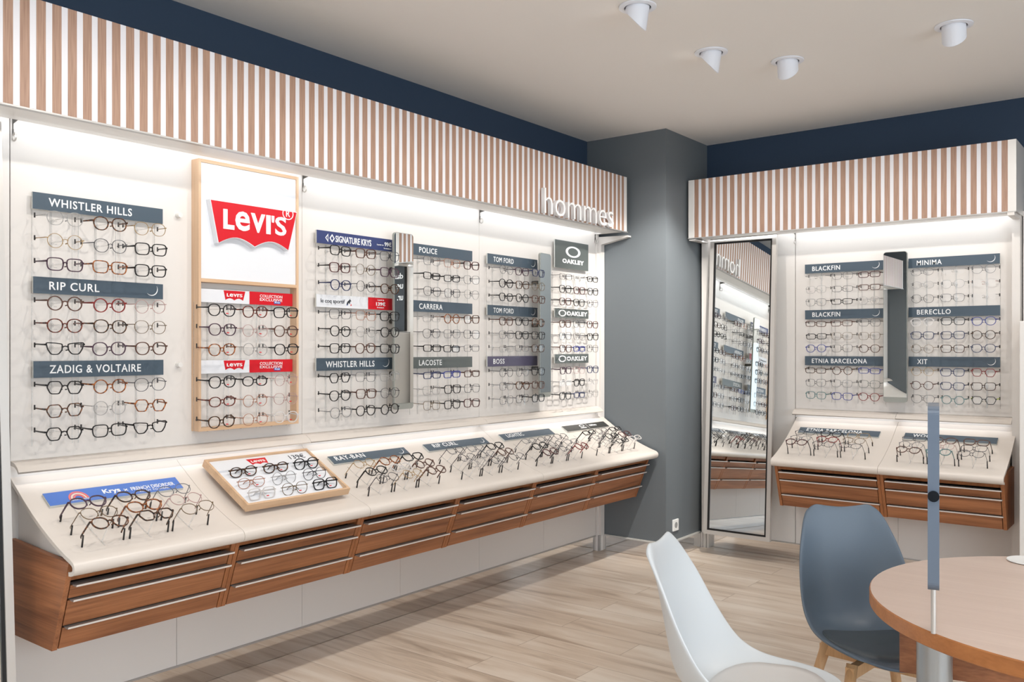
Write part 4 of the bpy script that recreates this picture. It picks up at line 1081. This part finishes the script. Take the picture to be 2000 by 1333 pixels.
# ------------------------------------------------------------------ chairs
def chair(name, label, loc, face, shell_m, pad_m):
    """seat centre over loc, looking along face (degrees)"""
    o = thing(name, label, 'chair', (loc[0], loc[1], 0), (0, 0, math.radians(face)))
    CEN = [(.575, .430), (.562, .436), (.52, .434), (.44, .424), (.35, .413), (.26, .405), (.18, .406), (.115, .422), (.078, .462), (.060, .52), (.048, .60), (.035, .68), (.022, .76), (.010, .825), (.004, .852)]
    EDG = [(.540, .446), (.53, .453), (.49, .461), (.43, .466), (.36, .468), (.30, .474), (.255, .488), (.215, .512), (.185, .545), (.155, .59), (.12, .648), (.088, .715), (.055, .78), (.022, .838), (.004, .860)]
    Wd = [.110, .140, .170, .195, .208, .212, .212, .212, .210, .206, .198, .186, .168, .150, .132]
    nq = 16; rows = []; n = len(CEN)
    for i in range(n):
        row = []
        for k in range(nq + 1):
            q = -1 + 2 * k / nq; t_ = abs(q) ** 2.3
            x_ = CEN[i][0] + (EDG[i][0] - CEN[i][0]) * t_ - 0.29; z_ = CEN[i][1] + (EDG[i][1] - CEN[i][1]) * t_
            if i >= n - 3: z_ += (0.012 * abs(q) ** 1.5 - 0.034 * (max(0, abs(q) - 0.72) / 0.28) ** 1.5) * (i - n + 4) / 3
            row.append((x_, q * Wd[i], z_))
        rows.append(row)
    mb = MB(); vs = [p for r_ in rows for p in r_]; fs = []
    for i in range(n - 1):
        for k in range(nq): fs.append((i * (nq + 1) + k, i * (nq + 1) + k + 1, (i + 1) * (nq + 1) + k + 1, (i + 1) * (nq + 1) + k))
    mb.add(vs, fs); me = mb.mesh('shell', shell_m, True); sh = link('shell', me, o)
    m1 = sh.modifiers.new('thick', 'SOLIDIFY'); m1.thickness = 0.013; m1.offset = 0.0
    m2 = sh.modifiers.new('sub', 'SUBSURF'); m2.levels = 2; m2.render_levels = 2
    # seat pad
    mb = MB(); ns = 28; rings = []
    for f_, dz in ((1.0, 0.002), (1.02, 0.012), (0.98, 0.022), (0.85, 0.028), (0.5, 0.031), (0.02, 0.031)):
        for i in range(ns):
            a = 2 * PI * i / ns; c, s = math.cos(a), math.sin(a)
            x_ = 0.045 + f_ * 0.180 * math.copysign(abs(c) ** 0.8, c); y_ = f_ * 0.172 * math.copysign(abs(s) ** 0.8, s)
            zz = 0.406 + 0.058 * (abs(y_) / 0.212) ** 2.3 + 0.020 * max(0, (x_ - 0.06) / 0.17)
            rings.append((x_, y_, zz + dz))
    fs = []
    for k in range(5):
        for i in range(ns):
            j = (i + 1) % ns; fs.append((k * ns + i, k * ns + j, (k + 1) * ns + j, (k + 1) * ns + i))
    fs.append(tuple(range(5 * ns, 6 * ns))); mb.add(rings, fs); link('seat_pad', mb.mesh('seat_pad', pad_m, True), o)
    for sx, sy in ((1, 1), (1, -1), (-1, 1), (-1, -1)):
        mb = MB(); mb.tube([(sx * 0.115, sy * 0.115, 0.395), (sx * 0.16, sy * 0.16, 0.19), (sx * 0.20, sy * 0.20, 0.0)], [0.019, 0.017, 0.011], 12); link('leg', mb.mesh('leg', BEECH, True), o)
    for a in (45, 135):
        d = Vector((math.cos(math.radians(a)), math.sin(math.radians(a)), 0)); p = Vector((-d.y, d.x, 0))
        mb = MB(); pts = [-d * 0.185 - p * 0.014, d * 0.185 - p * 0.014, d * 0.185 + p * 0.014, -d * 0.185 + p * 0.014]
        mb.add([(q.x, q.y, 0.350) for q in pts] + [(q.x, q.y, 0.388) for q in pts], [(0, 3, 2, 1), (4, 5, 6, 7), (0, 1, 5, 4), (1, 2, 6, 5), (2, 3, 7, 6), (3, 0, 4, 7)]); link('seat_rail', mb.mesh('seat_rail', BEECH), o)
    return o
chair('tub_chair', 'white moulded chair with padded seat at the round table', (2.354, 2.518), 11.5, CHW, CHWP)
chair('tub_chair', 'slate grey moulded chair with padded seat behind the round table', (2.516, 3.188), -52, CHG, CHGP)

# ------------------------------------------------------------------ round table and its things
TC = (3.237, 2.861); R_ = 0.616
o = thing('round_table', 'round cherry wood table with thick edge on metal leg', 'table', (TC[0], TC[1], 0))
mb = MB(); n = 96; vs = []
for r_, z_ in ((R_ - 0.003, 0.75), (R_, 0.747), (R_, 0.712), (R_ - 0.003, 0.709)):
    for i in range(n):
        a = 2 * PI * i / n; vs.append((TC[0] + r_ * math.cos(a), TC[1] + r_ * math.sin(a), z_))
fs = [tuple(range(n)), tuple(range(4 * n - 1, 3 * n - 1, -1))]
for k in range(3):
    for i in range(n):
        j = (i + 1) % n; fs.append((k * n + i, k * n + j, (k + 1) * n + j, (k + 1) * n + i))
mb.mi = []; mb.add(vs, fs); mb.mi = [0, 1] + [1] * (3 * n)
part('table_top', mb, [TABT, TABE], o, smooth=30)
LEGM = mat('table_leg_metal', (168, 172, 174), 0.3, 0.7)
for lx, ly in ((2.836, 2.624), (3.638, 3.10)):
    mb = MB(); mb.cyl((lx, ly, 0.0), (lx, ly, 0.709), 0.0455, None, 28); part('leg', mb, LEGM, o, smooth=40)
pa = Vector((2.713, 2.756)); pb = Vector((3.70, 2.96)); dd = (pb - pa).normalized(); q = Vector((-dd.y, dd.x)) * 0.010
mb = MB(); mb.prism([tuple(pa + q), tuple(pb + q), tuple(pb - q), tuple(pa - q)], 2, 0.50, 0.708); part('modesty_panel', mb, WALX, o)
# table mirror, seen edge on
ctr = Vector((2.893, 2.349)); v_ = Vector((2.893 - 3.40, 2.349)).normalized()
o = thing('table_mirror', 'slim table mirror on a thin rod, standing on the round table', 'mirror', (ctr.x, ctr.y, 0.75))
def ring_at(w, z0, z1, t0, t1, m_, nm, r=0.03):
    pts = rounded(w, z1 - z0, r, 6); nrm = Vector((-v_.y, v_.x)); mbx = MB(); k = len(pts); vv = []
    for t_ in (t0, t1):
        for p in pts:
            c = ctr + v_ * (p[0] - w / 2) + nrm * t_; vv.append((c.x, c.y, z0 + p[1]))
    mbx.add(vv, [tuple(range(k)), tuple(range(2 * k - 1, k - 1, -1))] + [(i, (i + 1) % k, k + (i + 1) % k, k + i) for i in range(k)])
    return part(nm, mbx, m_, o)
mbf = MB(); out_ = rounded(0.19, 0.438, 0.02, 6); inn_ = offset(out_, -0.010); k_ = len(out_); vv = []
for poly, t_ in ((out_, -0.0125), (inn_, -0.0125), (inn_, 0.0125), (out_, 0.0125)):
    for p_ in poly:
        c_ = ctr + v_ * (p_[0] - 0.095) + Vector((-v_.y, v_.x)) * t_; vv.append((c_.x, c_.y, 0.876 + p_[1]))
mbf.add(vv, [(a_ * k_ + i_, a_ * k_ + (i_ + 1) % k_, ((a_ + 1) % 4) * k_ + (i_ + 1) % k_, ((a_ + 1) % 4) * k_ + i_) for a_ in range(4) for i_ in range(k_)])
part('frame', mbf, mat('mirror_frame', (104, 116, 132), 0.35, 0.3), o)
ring_at(0.171, 0.8855, 1.3045, -0.0075, 0.0075, BACKP, 'core_board', 0.012)
ring_at(0.170, 0.886, 1.304, 0.0075, 0.0085, MIRROR, 'glass', 0.012)
ring_at(0.170, 0.886, 1.304, -0.0085, -0.0075, MIRROR, 'glass', 0.012)
nrm = Vector((-v_.y, v_.x))
e0 = ctr - v_ * 0.095; e1 = ctr - v_ * 0.106
mb = MB(); mb.cyl((e0.x, e0.y, 1.102), (e1.x, e1.y, 1.102), 0.0125, None, 20); part('pivot_knob', mb, mat('dark_knob', (12, 18, 26), 0.6, spec=0.2), o, smooth=40)
mb = MB(); mb.cyl((ctr.x, ctr.y, 0.75), (ctr.x, ctr.y, 0.878), 0.0058, None, 14); part('rod', mb, ALU, o, smooth=40)
# white dish at the far rim
o = thing('white_tray', 'thin white tray on the far rim of the round table', 'tray', (2.99, 3.30, 0.75))
mb = MB(); n = 40; vs = []
for r_, z_ in ((0.062, 0.7502), (0.070, 0.7525), (0.069, 0.7545), (0.060, 0.7535)):
    for i in range(n):
        a = 2 * PI * i / n; vs.append((2.975 + r_ * math.cos(a), 3.335 + r_ * math.sin(a), z_))
fs = [tuple(range(n)), tuple(range(3 * n, 4 * n))]
for k in range(3):
    for i in range(n):
        j = (i + 1) % n; fs.append((k * n + i, k * n + j, (k + 1) * n + j, (k + 1) * n + i))
mb.add(vs, fs); part('dish', mb, SOCK, o, smooth=40)

# ------------------------------------------------------------------ light
def spot(x_, y_, z_, target, watts, angle, blend, color=(1, 0.955, 0.90), r=0.035):
    l = bpy.data.lights.new('spot_beam', 'SPOT'); l.energy = watts; l.spot_size = math.radians(angle); l.spot_blend = blend; l.color = color; l.shadow_soft_size = r
    ob = bpy.data.objects.new('spot_beam', l); COL.objects.link(ob); ob.location = (x_, y_, z_)
    ob.rotation_euler = (Vector(target) - Vector((x_, y_, z_))).to_track_quat('-Z', 'Y').to_euler()
SPW = 27
for y_ in (1.12, 1.89, 2.66, 3.433, 4.19, 4.96):
    spot(1.40, y_, 2.85, (0.15, y_ - 0.05, 1.25), SPW, 105, 0.9)
for x_ in (0.95, 1.706, 2.508, 3.30):
    spot(x_, 4.60, 2.85, (x_ + 0.02, 5.85, 1.25), SPW, 105, 0.9)
spot(1.40, 4.75, 2.85, (0.33, 5.45, 1.45), 170, 58, 0.7, r=0.025)  # extra beam without a fixture, added to brighten the grey column
for x_, y_ in ((3.0, 3.1), (3.2, 1.0), (2.6, -0.6), (4.6, 2.2), (4.7, 4.4), (0.9, -0.4)):
    spot(x_, y_, 2.88, (x_, y_, 0), 30, 130, 0.9, r=0.06)

COOL = (0.93, 0.97, 1.0)

def aim_strip(center, length, along, target, watts):
    l = bpy.data.lights.new('pelmet_strip_light', 'AREA'); l.shape = 'RECTANGLE'; l.size = length; l.size_y = 0.025; l.energy = watts; l.color = COOL
    ob = bpy.data.objects.new('pelmet_strip_light', l); COL.objects.link(ob)
    z_ax = -(Vector(target) - Vector(center)).normalized(); x_ax = Vector(along).normalized(); y_ax = z_ax.cross(x_ax)
    m_ = Matrix((x_ax, y_ax, z_ax)).transposed().to_4x4(); m_.translation = Vector(center); ob.matrix_world = m_
aim_strip((0.13, 3.30, 2.258), 4.05, (0, 1, 0), (0.0, 3.30, 2.05), 2.3)
aim_strip((1.57, 5.87, 2.230), 1.95, (1, 0, 0), (1.57, 6.0, 2.02), 1.3)

w = bpy.data.worlds.new('sky'); sc.world = w; w.use_nodes = True
wn = w.node_tree.nodes['Background']; wn.inputs['Color'].default_value = (0.78, 0.89, 1.0, 1); wn.inputs['Strength'].default_value = 1.5
# daylight through the shop front
al = bpy.data.lights.new('shop_front_daylight', 'AREA'); al.shape = 'RECTANGLE'; al.size = 6.2; al.size_y = 2.5; al.energy = 900; al.color = (0.85, 0.93, 1.0)
ao = bpy.data.objects.new('shop_front_daylight', al); COL.objects.link(ao); ao.location = (3.1, YF - 0.12, 1.42); ao.rotation_euler = (math.radians(-90), 0, 0)

al = bpy.data.lights.new('added_side_fill', 'AREA'); al.shape = 'RECTANGLE'; al.size = 2.3; al.size_y = 4.8; al.energy = 105; al.color = (0.82, 0.91, 1.0)  # unseen fill, added to light the long wall from the front
ao = bpy.data.objects.new('added_side_fill', al); COL.objects.link(ao); ao.location = (XR + 0.2, 0.9, 1.48); ao.rotation_euler = (0, math.radians(90), 0)
# unseen fill light, added outside the glass to brighten the ceiling
al = bpy.data.lights.new('added_ceiling_fill', 'AREA'); al.shape = 'RECTANGLE'; al.size = 6.2; al.size_y = 1.0; al.energy = 2200; al.color = (1.0, 0.97, 0.93)
ao = bpy.data.objects.new('added_ceiling_fill', al); COL.objects.link(ao); ao.location = (3.1, YF - 0.5, 0.35); ao.rotation_euler = (math.radians(-128), 0, 0)

# ------------------------------------------------------------------ camera
cam = bpy.data.cameras.new('camera'); co = bpy.data.objects.new('camera', cam); COL.objects.link(co)
cam.sensor_width = 36.0; cam.lens = 1722.0 / 2000.0 * 36.0
cam.shift_y = (682.0 - 666.5) / 2000.0
co.location = (3.40, 0.0, 1.45)
co.rotation_euler = (math.radians(90), 0, math.radians(37.73))
cam.clip_start = 0.05
sc.camera = co
vs_ = sc.view_settings
vs_.view_transform = 'Standard'; vs_.look = 'None'; vs_.gamma = 1.0; vs_.exposure = 0.2; vs_.use_curve_mapping = False
sc.cycles.transparent_max_bounces = 24
sc.cycles.max_bounces = 10; sc.cycles.diffuse_bounces = 5; sc.cycles.glossy_bounces = 5
sc.cycles.sample_clamp_indirect = 6.0; sc.cycles.sample_clamp_direct = 12.0
